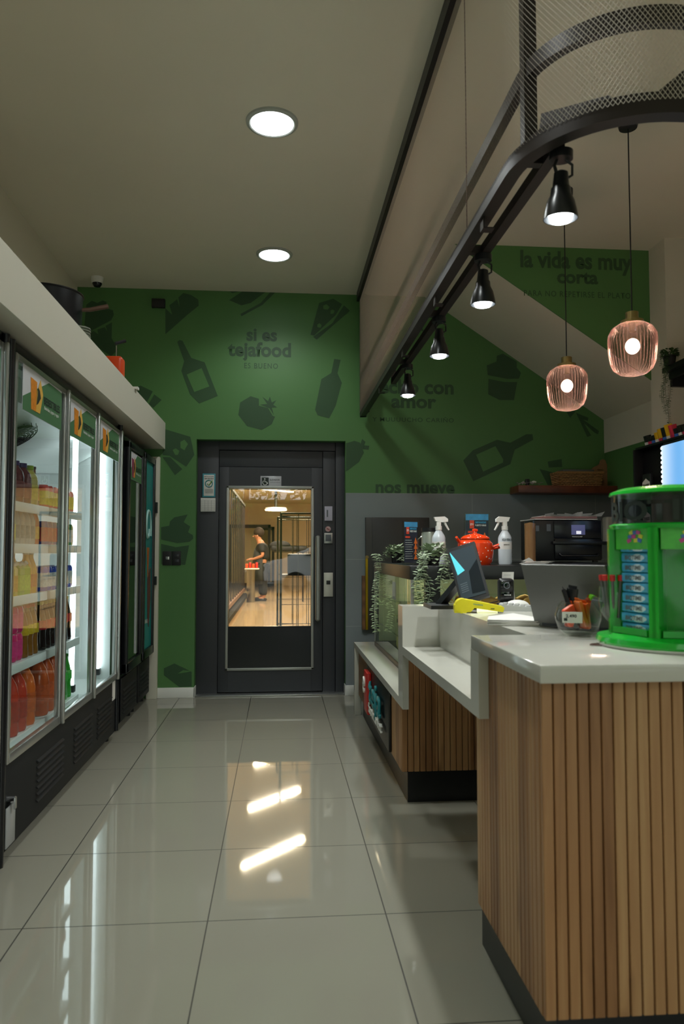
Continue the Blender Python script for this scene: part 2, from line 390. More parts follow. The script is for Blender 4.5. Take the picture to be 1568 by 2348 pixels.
mural('painted_cheese', c4, [[(1358,130),(1435,107),(1483,137),(1448,196),(1330,308),(1311,303)], [(1493,143),(1525,172),(1345,330),(1325,315),(1430,240)]], [[(1380,145),(1398,137),(1415,152),(1405,166),(1382,163)], [(1420,172),(1430,166),(1443,172),(1436,188),(1420,190)], [(1348,248),(1360,240),(1372,250),(1366,265),(1348,262)]])
mural('painted_wine_bottle', c4, [[(1440,435),(1475,440),(1458,513),(1482,565),(1448,690),(1413,758),(1350,742),(1336,712),(1370,545),(1424,512)]])
mural('painted_tomato', c4, [[(928,672),(985,638),(1030,652),(1030,690),(1080,702),(1105,745),(1118,750),(1100,790),(1045,822),(965,800),(918,740)], [(1048,640),(1080,665),(1090,640),(1100,672),(1125,660),(1108,685),(1128,698),(1100,700),(1112,742),(1088,704),(1036,684),(1075,680)]])
mural('painted_bush', c4, [[(90,140),(120,118),(150,130),(180,116),(200,125),(202,160),(235,170),(240,195),(225,225),(100,290),(80,250)], [(95,300),(130,282),(155,300),(150,275),(190,262),(205,285),(195,255),(230,235),(228,320),(262,385),(225,420),(150,370)]])
mural('painted_fan', c4, [[(345,598),(385,580),(452,612),(420,672),(400,660)], [(460,628),(500,658),(455,702),(430,680)]])
mural('painted_cheese_wedge', c5, [[(108,10),(290,65),(318,190),(262,272),(148,195),(100,190),(100,60)], [(100,205),(152,207),(235,288),(185,330)]], [[(222,100),(250,85),(274,115),(250,158),(222,142)], [(168,155),(190,145),(215,162),(205,190),(185,190)]])
mural('painted_muffin', c5, [[(88,690),(145,680),(150,650),(180,622),(272,602),(245,655),(290,685),(275,725),(308,745),(310,770),(285,790),(200,800),(88,775)], [(88,805),(190,828),(282,815),(255,950),(88,945)]])
mural('painted_leaf', c5, [[(108,1665),(180,1632),(250,1665),(300,1690),(300,1790),(215,1795),(108,1712)]], [[(203,1703),(240,1678),(300,1685),(270,1692)]])
mural('painted_pear', c5, [[(1366,110),(1425,93),(1462,105),(1490,175),(1455,240),(1366,305)], [(1465,118),(1478,80),(1500,100),(1490,125),(1527,127),(1522,155),(1480,150)]])
mural('painted_flask', c10, [[(535,1135),(580,1087),(693,1038),(755,1052),(830,1012),(858,1012),(862,1038),(775,1085),(755,1152),(582,1232)]], [[(595,1108),(685,1068),(722,1130),(720,1145),(628,1187)]])
mural('painted_cupcake', c10, [[(645,690),(690,672),(692,645),(720,635),(785,672),(785,700),(805,725),(795,752),(740,753),(650,735)], [(653,753),(730,768),(787,768),(772,852),(705,852),(652,825)]])
mural('painted_twig', c10, [[(1063,912),(1120,935),(1118,950),(1095,943),(1170,997),(1165,1012),(1150,1005),(1100,960),(1133,1018),(1115,1025)], [(1017,905),(1060,905),(1035,935)]])
mural('painted_basket', c10, [[(892,1175),(970,1195),(975,1265),(930,1250)], [(930,1140),(995,1128),(998,1165),(935,1168)]])
mural('painted_palm', c10, [[(325,500),(338,480),(342,512),(356,540),(330,520),(270,590),(262,575)]])
def wall_text(s, u0, u1, v, hpx, y=W, bold=.032, spacing=1., mt=None, parent=None, name='wall_lettering'):
    a = atY(u0, v, y); b = atY(u1, v, y); c = atY(u0, v-hpx, y)
    text(name, s, mt or green_dark, (a.x, y-.002, a.z), (1,0,0), (0,0,1), b.x-a.x, c.z-a.z, bold, spacing, parent or wall_back)
wall_text('si es', 565, 635, 780, 27); wall_text('tejafood', 522, 667, 815, 32); wall_text('ES BUENO', 560, 637, 844, 12, bold=.004, spacing=1.2)
wall_text('hecho con', 846, 1040, 900, 32); wall_text('amor', 897, 1000, 934, 21); wall_text('Y MUUUUCHO CARIÑO', 854, 1040, 966, 12, bold=.004, spacing=1.15)
wall_text('nos mueve', 861, 1042, 1130, 20)
SW = [o for o in COL.objects if o.name == 'wall_stair'][0]
wall_text('la vida es muy', 1193, 1449, 611, 38, 5.29, parent=SW); wall_text('corta', 1277, 1371, 648, 26, 5.29, parent=SW)
wall_text('PARA NO REPETIRSE EL PLATO', 1201, 1445, 678, 13, 5.29, .004, 1.15, parent=SW)

# ------------------------------------------------------------------ lift door
y0 = DOORY
def rx(u, v=1300): return atY(u, v, y0).x
def rz(v, u=640): return atY(u, v, y0).z
door = thing('door_1', 'charcoal grey lift door with long silver framed window', None, (0, y0, 0), kind='structure')
xl, xr, xa, xb = -.71, .572, rx(501), rx(739)
gx0, gx1, gz0, gz1 = rx(524), rx(713), rz(1530), rz(1121)
zmid = rz(1436)
obj('door_frame', M().box(xl, xa-.004, 0, .08, 0, 2.19, .003).box(xb+.004, rx(768), 0, .08, 0, rz(1034), .003).box(rx(769), xr, -.01, .08, 0, 2.19, .003)
    .box(xa, xb, .002, .08, rz(1071), rz(1034), .003).box(xa-.004, rx(768), -.01, .08, rz(1033), 2.19, .003), door_m, door)
obj('backing', M().box(xl, gx0, .081, .10, 0, 2.19).box(gx1, xr, .081, .10, 0, 2.19).box(gx0, gx1, .081, .10, gz1, 2.19).box(gx0, gx1, .081, .10, 0, gz0), black_m, door)  # unseen black sheets added to stop light leaking through the frame gaps
obj('door_leaf', M().box(xa, gx0, -.006, .05, .02, rz(1072), .003).box(gx1, xb, -.006, .05, .02, rz(1072), .003).box(gx0, gx1, -.006, .05, .02, gz0).box(gx0, gx1, -.006, .05, gz1, rz(1072)), door_m, door)
f = .024
obj('window_frame', M().box(gx0-f, gx0, -.02, .0, gz0-f, gz1+f, .005).box(gx1, gx1+f, -.02, .0, gz0-f, gz1+f, .005).box(gx0-f, gx1+f, -.02, .0, gz1, gz1+f, .005).box(gx0-f, gx1+f, -.02, .0, gz0-f, gz0, .005), silver_d, door, 'silver window frame')
obj('lower_panel', M().box(gx0, gx1, -.002, .03, gz0, zmid, 0), door_low, door, 'glossy black lower panel')
obj('pane', M().box(gx0, gx1, .004, .010, zmid, gz1), glass_door, door, 'clear reflecting window pane')
h0, h1, hx = rz(1420), rz(1232), rx(728)
obj('handle', M().tube([(hx, -.012, h0+.05), (hx, -.05, h0+.05), (hx, -.05, h0+.06)], .012).tube([(hx, -.012, h1-.05), (hx, -.05, h1-.05), (hx, -.05, h1-.06)], .012)
    .tube([(hx, -.055, h0-.012), (hx, -.058, h0), (hx, -.07, (h0+h1)/2), (hx, -.058, h1), (hx, -.055, h1+.012)], [.012, .022, .023, .022, .012], 16), silver_d, door, 'long satin silver pull handle')
obj('threshold', M().box(-.70, .56, -.1, .08, 0, .012, .002), silver, door, 'metal threshold strip')
def plate(name, u0, u1, v0, v1, material, d=.008, parent=None, y=None, **k):
    yy = y0-.012 if y is None else y
    a, b = atY(u0, v1, yy), atY(u1, v0, yy)
    return obj(name, M().box(a.x, b.x, -d-(0 if parent else 0)+ (yy-y0 if parent else yy), (yy-y0 if parent else yy), a.z, b.z, .001), material, parent, **k)
plate('call_panel', 742, 763, 1313, 1368, mat('panel_silver', '#c9c7bd', .3, metal=.3), parent=door, label='silver call button plate')
plate('call_button', 748, 757, 1331, 1340, black, .012, parent=door)
plate('key_reader', 743, 762, 1222, 1246, silver, parent=door); plate('reader_glass', 746, 759, 1226, 1241, ink_g, .010, parent=door)
pl = plate('number_plate', 744, 762, 1161, 1194, mat('sticker_lilac', '#b9b6c6', .6), .003, label='pale floor number plate showing 1 on the lift door', cat='sign')
text('digit', '1', ink_g, atY(749, 1185, y0-.0165), (1,0,0), (0,0,1), None, .06, .02, parent=pl)
o = obj('no_smoking_sticker', M().cyl(atY(752, 1213, y0-.012), atY(752, 1213, y0-.015), .024, n=24), mat('sticker_pink', '#c9a6a6', .6), label='small round pink prohibition sticker above the square reader', cat='sticker')
q = atY(752, 1213, y0-.016)
obj('prohibition_bar', M().bar(q+Vector((-.015, -.001, .015)), q+Vector((.015, -.001, -.015)), .003), red_p, o)
obj('pictogram', M().bar(q+Vector((-.012, 0, 0)), q+Vector((.012, 0, 0)), .004), ink, o)
sg = plate('accessible_sign', 597, 645, 1092, 1116, mat('sign_silver', '#b9bac0', .35, metal=.3), .004, label='silver sign with wheelchair symbol above the lift window', cat='sign')
plate_ = plate('symbol_panel', 600, 616, 1095, 1113, ink, .0055); plate_.parent = sg
q = atY(608, 1105, y0-.019); a = [q+Vector((math.cos(t)*.02-.002, 0, math.sin(t)*.02-.006)) for t in [2.2+.35*i for i in range(13)]]
obj('wheelchair_symbol', M().tube(a, .003, 6).sphere(q+Vector((-.004, 0, .026)), .006).tube([q+Vector((-.004, 0, .018)), q+Vector((-.003, 0, .0)), q+Vector((.012, 0, 0)), q+Vector((.02, 0, -.018))], .0035, 6), ink_w, sg)
text('sign_lettering', 'ELEVADOR', ink, atY(619, 1102, y0-.017), (1,0,0), (0,0,1), .085, .014, .02, parent=sg)
text('small_lettering', 'USO EXCLUSIVO PERSONAS', ink_g, atY(619, 1107, y0-.017), (1,0,0), (0,0,1), .09, .007, .01, parent=sg)
cf = plate('certificate', 464, 494, 1086, 1140, mat('cert_teal', '#3f8f9c', .5), .002, label='teal bordered certificate sheet with green tick on the door frame', cat='notice')
c_ = plate('certificate_paper', 467, 491, 1089, 1137, paper, .003); c_.parent = cf
text('heading', 'INSTALACIÓN', ink, atY(468, 1094, y0-.016), (1,0,0), (0,0,1), .082, .012, .02, parent=cf)
text('subheading', 'CERTIFICADA', ink, atY(468, 1099, y0-.016), (1,0,0), (0,0,1), .082, .012, .02, parent=cf)
q = atY(479, 1109, y0-.016)
obj('seal_ring', M().tube([q+Vector((math.cos(t/10)*.03, 0, math.sin(t/10)*.03)) for t in range(0, 64, 3)], .004, 6), teal_p, cf)
obj('tick', M().tube([q+Vector((-.012, -.003, 0)), q+Vector((0, -.003, -.015)), q+Vector((.03, -.003, .028))], .004, 6), mat('tick_green', '#6a9a3a', .5), cf)
m = M()
for i in range(5): m.box(q.x-.035, q.x+.035, q.y-.0005, q.y+.0005, q.z-.05-i*.008, q.z-.048-i*.008)
obj('printed_lines', m, ink_g, cf)
tb = plate('inspection_sheet', 460, 494, 1142, 1173, paper, .002, label='white inspection record sheet with a table below the certificate', cat='notice')
m = M(); a, b = atY(462, 1171, y0-.0145), atY(492, 1147, y0-.0145)
for i in range(7):
    z = a.z+(b.z-a.z)*i/6; m.box(a.x, b.x, a.y-.0005, a.y, z-.0007, z+.0007)
for i in range(5):
    x = a.x+(b.x-a.x)*i/4; m.box(x-.0007, x+.0007, a.y-.0005, a.y, a.z, b.z)
obj('table_lines', m, ink_g, tb)

# ------------------------------------------------------------------ hall seen through the lift window
struct('floor_hall', M().box(-2.2, 3.0, 6.70, 27, -.1, 0), beige_floor)
struct('ceiling_hall', M().box(-2.2, 3.0, 6.70, 27, 2.95, 3.05), beige)
struct('wall_hall_left', M().box(-2.3, -2.2, 6.70, 27, 0, 3), beige)
struct('wall_hall_right', M().box(3.0, 3.1, 6.70, 27, 0, 3), beige)
struct('wall_hall_end', M().box(-2.2, 3.0, 27, 27.1, 0, 3), beige)
strips = []
for i, yy in enumerate((10.5, 12.7, 15.2, 17.5, 20.6)):
    t = thing('strip_light', 'slanted warm strip light on the hall ceiling behind the door', 'ceiling light', (-.05, yy, 2.95), group='strip lights on the hall ceiling')
    a, b = Vector((-.42, -.45, 0)), Vector((.42, .45, 0))
    obj('housing', M().bar(a+Vector((0,0,-.02)), b+Vector((0,0,-.02)), .10, .04), white_p, t)
    obj('diffuser', M().bar(a+Vector((0,0,-.05)), b+Vector((0,0,-.05)), .07, .02), strip_m, t)
    light('strip_glow', 'AREA', (-.05, yy, 2.885), E_BACK, (1, .90, .72), 1.2, (0, 0, math.atan2(.45, .42)), .06)
t = thing('round_ceiling_lamp', 'small bright round lamp hanging from the hall ceiling', 'ceiling light', (-.1, 21.5, 2.5))
obj('shade', M().lathe([(.02, 0), (.3, -.02), (.32, -.08)], n=24), white_p, t); obj('diffuser', M().cyl((0,0,-.09), (0,0,-.10), .3, n=24), strip_m, t)
obj('stem', M().cyl((0,0,0), (0,0,.45), .04), black_m, t)
# glazed partition with black bars on the left
t = thing('glazed_partition', 'row of thin black bars over a ribbed plinth along the hall', 'partition', (-.86, 8, 0))
m = M()
for i in range(18): m.box(-.012, .012, i*.62-.012, i*.62+.012, .32, 2.35)
m.box(-.02, .02, 0, 10.6, 2.33, 2.38)
obj('bars', m, black_m, t)
obj('plinth', M().box(-.1, .02, 0, 10.8, 0, .12, .01), mat('plinth_tan', '#a37b50', .4), t)
m = M()
for i in range(60): m.box(-.02, .1, i*.18, i*.18+.07, .12, .20)
obj('grille', m, black_m, t)
obj('rail', M().box(-.04, .03, 0, 10.6, .26, .33), mat('rail_brown', '#6c4a30', .5), t)
# black framed glass door at the far end
def frame_door(name, x, y, w, h, label):
    t = thing(name, label, 'glass door', (x, y, 0))
    obj('frame', M().box(0, .09, 0, .08, 0, h).box(w-.09, w, 0, .08, 0, h).box(0, w, 0, .08, h-.12, h).box(0, w, 0, .08, 0, .14), black_m, t)
    obj('pane', M().box(.09, w-.09, .03, .04, .14, h-.12), glass, t)
frame_door('glass_door', -1.75, 25.9, 1.45, 2.15, 'wide black framed glass door at the end of the hall')
frame_door('glass_door', -.75, 26.6, .58, 2.10, 'narrow black framed glass door partly behind the wide one')
t = thing('steel_bin', 'shiny stainless steel drum in front of the person', 'bin', (-.68, 18.25, 0))
obj('body', M().cyl((0,0,0), (0,0,.75), .10, n=28), mat('bin_steel', '#8d8a80', .3, metal=1.), t); obj('lid', M().cyl((0,0,.75), (0,0,.79), .11, n=28), mat('bin_steel', ''), t)
t = thing('snack_tray', 'tray of orange and red snack packets on the steel drum', 'tray', (-.68, 18.25, .79))
obj('tray', M().box(-.15, .20, -.14, .14, 0, .03, .01), white_p, t)
for i in range(4): obj('packet', M().box(-.13+i*.08, -.07+i*.08, -.05, .05, .03, .14+.03*(i%2), .01), [orange_e, red_p][i % 2], t)
def roll_cage(x, y, label):
    t = thing('roll_cage', label, 'roll cage', (x, y, 0))
    w, d, h = .62, .7, 1.68; m = M()
    for (a, b) in ((0, 0), (w, 0), (0, d), (w, d)): m.tube([(a, b, .12), (a, b, h)], .014, 8)
    for z in (.2, h): m.tube([(0,0,z), (w,0,z), (w,d,z), (0,d,z), (0,0,z)], .012, 8)
    obj('frame', m, mat('cage_steel', '#4b5348', .4, metal=.4), t)
    m = M()
    for i in range(1, 3): m.tube([(w*i/3, d, .2), (w*i/3, d, h)], .005, 6); m.tube([(w*i/3, 0, .2), (w*i/3, 0, h)], .005, 6)
    for z in (.55, .9, 1.3): m.tube([(0, 0, z), (0, d, z), (w, d, z), (w, 0, z)], .005, 6)
    obj('wires', m, mat('cage_steel', '#4b5348'), t)
    obj('base', M().box(0, w, 0, d, .12, .15), black_m, t)
    for (a, b) in ((.05, .05), (w-.05, .05), (.05, d-.05), (w-.05, d-.05)): obj('caster', M().cyl((a-.015, b, .055), (a+.015, b, .055), .055, n=14).box(a-.02, a+.02, b-.02, b+.02, .1, .125), black_m, t)
    return t
roll_cage(.02, 8.9, 'dark wire roll cage standing right behind the lift window')
roll_cage(-.02, 10.0, 'wire roll cage behind the nearer one, its left post showing')
t = thing('storage_crate', 'dark grey crate inside the nearer roll cage', 'crate', (.10, 9.0, .95))
obj('crate', M().box(0, .46, 0, .45, 0, .25, .02), mat('crate_grey', '#2f3635', .5), t); 
obj('shelf_panel', M().box(-.07, .52, -.05, .5, -.012, -.002), black_m, t)

# person, built on one skinned skeleton
def skinned(name, verts, edges, radii, material, parent=None, root=0, sub=2, loc=None, **k):
    me = bpy.data.meshes.new(name); me.from_pydata(verts, edges, []); me.update()
    o = bpy.data.objects.new(name, me); COL.objects.link(o)
    sm = o.modifiers.new('skin', 'SKIN'); ss = o.modifiers.new('sub', 'SUBSURF'); ss.levels = sub; ss.render_levels = sub
    for i, v in enumerate(me.skin_vertices[0].data):
        r = radii[i]; v.radius = r if isinstance(r, tuple) else (r, r); v.use_root = (i == root)
    me.materials.append(material)
    if parent: o.parent = parent
    sm.use_smooth_shade = True
    return props(o, **k)
pt = thing('person', 'person in black clothes and dark apron looking down at the tray', 'person', (-.42, 18.7, 0))
V = [(0,0,.95),(0,0,1.12),(-.01,0,1.30),(-.03,0,1.42),(-.07,0,1.50),(-.12,0,1.60),(-.13,0,1.69),     # pelvis..head
     (.02,-.10,.90),(.03,-.11,.50),(.06,-.11,.10),(-.09,-.12,.04),                                     # leg near
     (.0,.10,.90),(-.02,.11,.50),(.0,.11,.10),(-.15,.13,.04),
     (-.02,-.18,1.38),(.02,-.24,1.12),(-.20,-.20,1.04),(-.28,-.19,1.03),
     (-.02,.18,1.38),(.02,.22,1.12),(-.22,.18,1.05),(-.30,.17,1.04)]
Ed = [(0,1),(1,2),(2,3),(3,4),(4,5),(5,6),(0,7),(7,8),(8,9),(9,10),(0,11),(11,12),(12,13),(13,14),(3,15),(15,16),(16,17),(17,18),(3,19),(19,20),(20,21),(21,22)]
Rr = [(.13,.16),(.12,.15),(.13,.17),(.09,.11),.055,(.10,.09),(.10,.09),.09,.062,.045,.04,.09,.062,.045,.04,.065,.045,.033,.024,.065,.045,.033,.024]
for hb in (18, 22):
    sgn = 1
    for j, (dy, L) in enumerate(((-.03, .06), (-.012, .075), (.006, .08), (.024, .065))):
        b = len(V); hx_, hy_, hz_ = V[hb]
        V += [(hx_-.035, hy_+dy, hz_), (hx_-.035-L*.6, hy_+dy, hz_-.012), (hx_-.035-L*.9, hy_+dy, hz_-.035)]; Ed += [(hb, b), (b, b+1), (b+1, b+2)]; Rr += [.010, .009, .008]
    b = len(V); V += [(hx_-.02, hy_-.045, hz_), (hx_-.05, hy_-.06, hz_-.015)]; Ed += [(hb, b), (b, b+1)]; Rr += [.011, .009]
body = skinned('body', V, Ed, Rr, skin, pt)
skinned('shirt', [(0,0,.98),(0,0,1.13),(-.01,0,1.30),(-.03,0,1.42),(-.02,-.18,1.38),(.015,-.23,1.18),(-.02,.18,1.38),(.015,.22,1.18)], [(0,1),(1,2),(2,3),(3,4),(4,5),(3,6),(6,7)], [(.19,.22),(.18,.21),(.19,.23),(.12,.14),.10,.08,.10,.08], cloth_b, pt)
skinned('trousers', [(0,0,1.0),(.02,-.10,.88),(.03,-.11,.50),(.06,-.11,.12),(0,.10,.88),(-.02,.11,.50),(0,.11,.12)], [(0,1),(1,2),(2,3),(0,4),(4,5),(5,6)], [(.19,.22),.14,.11,.085,.14,.11,.085], cloth_b, pt)
m = M()
rg = []
for z, r1, r2 in ((1.30, .17, .16), (1.10, .21, .23), (.95, .22, .25), (.7, .24, .26), (.42, .24, .27)):
    rg.append([m.bm.verts.new((-.02+math.cos(a)*r1, math.sin(a)*r2, z)) for a in [PI*.45+i*PI*1.1/12 for i in range(13)]])
for q in range(4):
    for i in range(12): m.bm.faces.new([rg[q][i], rg[q][i+1], rg[q+1][i+1], rg[q+1][i]])
ap = obj('apron', m, cloth_a, pt); sd = ap.modifiers.new('thick', 'SOLIDIFY'); sd.thickness = .01
obj('hair', M().sphere((-.085, 0, 1.70), .135, .125, .13), hair_m, pt)
obj('nose', M().sphere((-.222, 0, 1.60), .02, .012, .02), skin, pt)
for s_ in (-1, 1): obj('ear', M().sphere((-.12, s_*.10, 1.61), .02, .014, .028), skin, pt)
for s_, xx in ((-.11, -.02), (.12, -.08)): obj('shoe', M().sphere((xx, s_, .045), .15, .05, .045).box(xx-.14, xx+.13, s_-.045, s_+.045, 0, .02, .01), black, pt)
# counter bar and bag next to the person
t = thing('shoulder_bag', 'long black bag lying on a shelf bracket beside the person', 'bag', (.14, 18.3, 1.22))
obj('bag', M().box(-.34, .36, -.12, .12, 0, .15, .06, seg=4).sphere((.42, 0, .06), .16, .12, .09).sphere((-.12, 0, .15), .26, .12, .12), cloth_b, t)
obj('bracket', M().box(-.3, .5, -.05, .05, -.02, -.005), black_m, t)
obj('post', M().box(.42, .46, -.02, .02, -1.22, -.02), black_m, t)

# ------------------------------------------------------------------ street behind the viewer (mirrored in the door glass)
car = thing('parked_car', 'white car parked in the street, mirrored in the lift window', 'car', (1.9, -8.6, -.02))
prof = [(-2.3,.35),(-2.35,.75),(-2.2,.98),(-1.35,1.12),(-.65,1.62),(.9,1.68),(1.75,1.45),(2.2,1.05),(2.3,.7),(2.25,.35)]
m = M().prism([(x, z) for x, z in prof], 'y', -.85, .85); bmesh.ops.bevel(m.bm, geom=m.bm.edges[:], offset=.08, segments=3, affect='EDGES')
obj('body', m, mat('car_white', '#e3e6ea', .15, coat=.6), car)
obj('side_window', M().prism([(-1.2,1.13),(-.58,1.52),(.1,1.56),(.1,1.13)], 'y', .83, .87).prism([(.16,1.13),(.16,1.56),(.85,1.57),(1.55,1.36),(1.7,1.13)], 'y', .83, .87), screen_d, car)
obj('windscreen', M().prism([(-1.30,1.15),(-.70,1.60),(-.66,1.58),(-1.25,1.12)], 'y', -.7, .7), screen_d, car)
for wx in (-1.45, 1.45):
    for sd_ in (1, -1):
        wh = obj('wheel', M().cyl((wx, sd_*.66, .34), (wx, sd_*.90, .34), .34, n=28), black_m, car)
        obj('hubcap', M().cyl((wx, sd_*.90, .34), (wx, sd_*.915, .34), .2, n=20), silver, wh)
obj('wing_mirror', M().sphere((-.95, .98, 1.12), .09, .08, .07), black, car)
obj('headlamp', M().sphere((-2.2, .65, .85), .14, .12, .08), white_p, car)
for (tx, ty, hh, r) in ((-3.0, -9, 5.2, 2.2), (-1.2, -14.5, 6.5, 3.2), (3.2, -15, 6, 3.0), (-4.5, -16, 8, 3.4), (1.2, -17, 9, 3.6)):
    lab = {-3.0: 'leafy tree nearest the shop, mirrored at the left of the lift window', -1.2: 'tall spreading tree across the street behind the shop', 3.2: 'leafy tree across the street behind the white car', -4.5: 'tree at the far left of the street', 1.2: 'tallest tree in the street, far behind the white car'}[tx]
    t = thing('street_tree', lab, 'tree', (tx, ty, -.02))
    obj('trunk', M().tube([(0,0,0), (.05,.02,1.2), (-.05,.05,2.4), (.1,0,hh-1)], [.2, .15, .12, .05], 10), bark, t)
    m = M()
    for i in range(1500):
        a = random.random()*2*PI; b = math.acos(random.uniform(-1, 1)); k = r*random.random()**.4
        c = Vector((math.cos(a)*math.sin(b)*k, math.sin(a)*math.sin(b)*k, hh*.72+math.cos(b)*k*.75))
        m.leaf(c, (random.uniform(-1,1), random.uniform(-1,1), random.uniform(-1,.3)), (random.random(), random.random(), 1), .30, .16)
    obj('foliage', m, leaf_t, t, fixn=False, smooth=False)
obj('hedge', M().box(-14, 14, -19, -18, -.02, 3.4, .3), mat('hedge', '#3f5a2c', .9, var=.5, vscale=5, bump=1., bscale=6), label='long green hedge across the street', cat='hedge')

# ------------------------------------------------------------------ fridges
def fruit_poster(par, yc, x, word, z0=1.815, z1=2.005, w=.545, purple=False):
    """printed header on a door: white top, green slanted ground, fruit cup, word"""
    ya, yb = yc-w/2, yc+w/2
    obj('poster', M().box(x, x+.002, ya, yb, z0, z1), mat('poster_white', '#d6d6dc', .5), par)
    obj('poster_ground', M().prism([(ya, z0), (yb, z0), (yb, z1-.01), (ya+w*.63, z1-.005), (ya, z0+.055)], 'x', x+.002, x+.003), mat('poster_green', '#4c7a52', .5), par)
    c1, c2 = ('#8c2f52', '#d98a3a') if purple else ('#ee8a22', '#e8b64e')
    obj('poster_cup', M().prism([(ya+w*.19, z0+.02), (ya+w*.30, z0+.02), (ya+w*.32, z0+.15), (ya+w*.17, z0+.155)], 'x', x+.003, x+.004), mat('cup_a'+c1[1:], c1, .5, var=.4, vscale=60), par)
    obj('poster_fruit', M().prism([(ya+w*.30, z0+.02), (ya+w*.40, z0+.02), (ya+w*.47, z0+.11), (ya+w*.40, z0+.17), (ya+w*.33, z0+.11)], 'x', x+.0035, x+.0045), mat('cup_b'+c2[1:], c2, .5), par)
    obj('poster_seeds', M().prism([(ya+w*.31, z0+.05), (ya+w*.35, z0+.06), (ya+w*.41, z0+.09), (ya+w*.38, z0+.12), (ya+w*.34, z0+.13), (ya+w*.33, z0+.09)], 'x', x+.0045, x+.0055), ink, par)
    text('poster_word', word, ink, (x+.0045, ya+w*.5, z0+.075), (0,1,0), (0,0,1), w*.44, .034, .02, parent=par)
    text('poster_subline', 'Bebidas, jugos y agua', ink_w, (x+.0045, ya+w*.51, z0+.052), (0,1,0), (0,0,1), w*.40, .014, .01, parent=par)
def louvres(m, y0, y1, z0, z1, n, x=.0):
    for i in range(n):
        z = z0+(z1-z0)*i/n; m.obox((x+.004, (y0+y1)/2, z), (1,0,-.9), (0,1,0), (.9,0,1), .007, (y1-y0)/2, .0025)
FW, FH, FD = 2.08, 2.08, .62
def build_fridge(loc, label, group):
    t = thing('drinks_fridge', label, 'fridge', loc, 0, group)
    m = M().box(-FD, 0, 0, .045, .07, FH, .004).box(-FD, 0, FW-.045, FW, .07, FH, .004).box(-FD, 0, 0, FW, 2.035, FH, .004).box(-FD, -FD+.03, 0, FW, .07, FH).box(-FD, -.01, 0, FW, .07, .38)
    m.tube([(.006, .022, .02), (.006, .022, FH-.01)], .016, 10).tube([(.012, FW-.03, .06), (.012, FW-.03, FH-.01)], .014, 10)
    obj('cabinet', m, fridge_black, t)
    m = M().box(-.01, .006, .02, FW-.02, .055, .395, .004)
    for a, b in ((.45, .85), (1.05, 1.42), (1.55, 1.92)): louvres(m, a, b, .13, .33, 7, .006)
    obj('base_grille', m, grille_m, t, 'black louvred base panel')
    obj('liner', M().box(-.588, -.58, .045, FW-.045, .38, 2.03).box(-.58, -.03, .045, FW-.045, .38, .40).box(-.58, -.03, .045, FW-.045, 2.0, 2.03).box(-.58, -.03, .045, .052, .4, 2.0).box(-.58, -.03, FW-.052, FW-.045, .4, 2.0), white_l, t)
    obj('evaporator_cover', M().prism([(-.58, 1.74), (-.36, 1.74), (-.10, 1.90), (-.08, 2.0), (-.58, 2.0)], 'y', .06, FW-.06), white_l, t)
    for yc in (.78,):
        g = M(); c = Vector((-.235, yc, 1.80)); ax = Vector((.26, 0, .16)).normalized(); bx = Vector((0,1,0)); nn = Vector((.16, 0, -.26)).normalized()
        for r in (.03, .05, .07, .09, .11): g.tube([c+nn*.02+ax*math.cos(k*PI/12)*r+bx*math.sin(k*PI/12)*r for k in range(25)], .0028, 6)
        for k in range(16): d = ax*math.cos(k*PI/8)+bx*math.sin(k*PI/8); g.tube([c+nn*.02+d*.02, c+nn*.02+d*.11, c+d*.12], .002, 5)
        g.cyl(c, c+nn*.012, .10, n=24)
        obj('fan_grille', g, black, t, 'round black fan grille')
    m = M()
    for yy in (.78, 1.40): m.box(-.575, -.55, yy-.012, yy+.012, .4, 1.75)
    obj('shelf_rails', m, shelf_m, t)
    for k, z in enumerate((.42, .74, 1.03, 1.257, 1.44)):
        for a, b in ((.06, .765), (.80, 1.37), (1.42, 2.02)):
            if a > 1.3: continue
            sh = obj('shelf', M().box(-.57, -.07, a, b, z-.012, z, .002).box(-.07, -.055, a, b, z-.036, z+.006, .003), shelf_m, t)
    for (a, b) in ((.055, .775), (.785, 1.395), (1.405, 2.03)):
        f = .026
        d = obj('door', M().box(-.012, .018, a, a+f, .395, 2.03, .005).box(-.012, .018, b-f, b, .395, 2.03, .005).box(-.012, .018, a+f, b-f, .395, .435, .005).box(-.012, .018, a+f, b-f, 2.03-f, 2.03, .005)
                .box(.018, .036, b-.02, b, .395, 2.03, .006), silver, t, 'aluminium framed glass door')
        obj('pane', M().box(.004, .010, a+f, b-f, .395+f, 2.03-f), glass_f, d)
        fruit_poster(d, (a+b)/2, .0125, 'BEBESTIBLES')
    for yy in (1.40, 2.00):
        lt = obj('light_tube', M().cyl((-.105, yy, .47), (-.105, yy, 1.98), .016, n=12), tube_m, t, 'glowing white light tube')
        obj('tube_holder', M().box(-.125, -.085, yy-.02, yy+.02, .43, .47, .003), black, lt)
    for a in (.06, FW-.06): obj('foot', M().cyl((-.05, a, 0), (-.05, a, .07), .022, n=12).cyl((-FD+.06, a, 0), (-FD+.06, a, .07), .022, n=12), black, t)
    obj('rating_label', M().box(.006, .008, FW-.13, FW-.05, .27, .39), paper, t)
    return t
FR = (-1.07, 3.0, 0)
fr1 = build_fridge(FR, 'long black three door drinks fridge with bottles inside, nearer the middle', 'three door drinks fridges')
fr2 = dup(fr1, (-1.07, .90, 0), 0, 'three door drinks fridge cut off by the left edge, its silver door end showing')
fr2['group'] = 'three door drinks fridges'
o = thing('key_tag', 'pale rounded plastic tag hanging on a key in the fridge base', 'tag', (-1.055, 3.10, .075))
obj('tag', M().box(0, .006, -.05, .05, 0, .155, .02), mat('tag_grey', '#9a9c9c', .25), o)
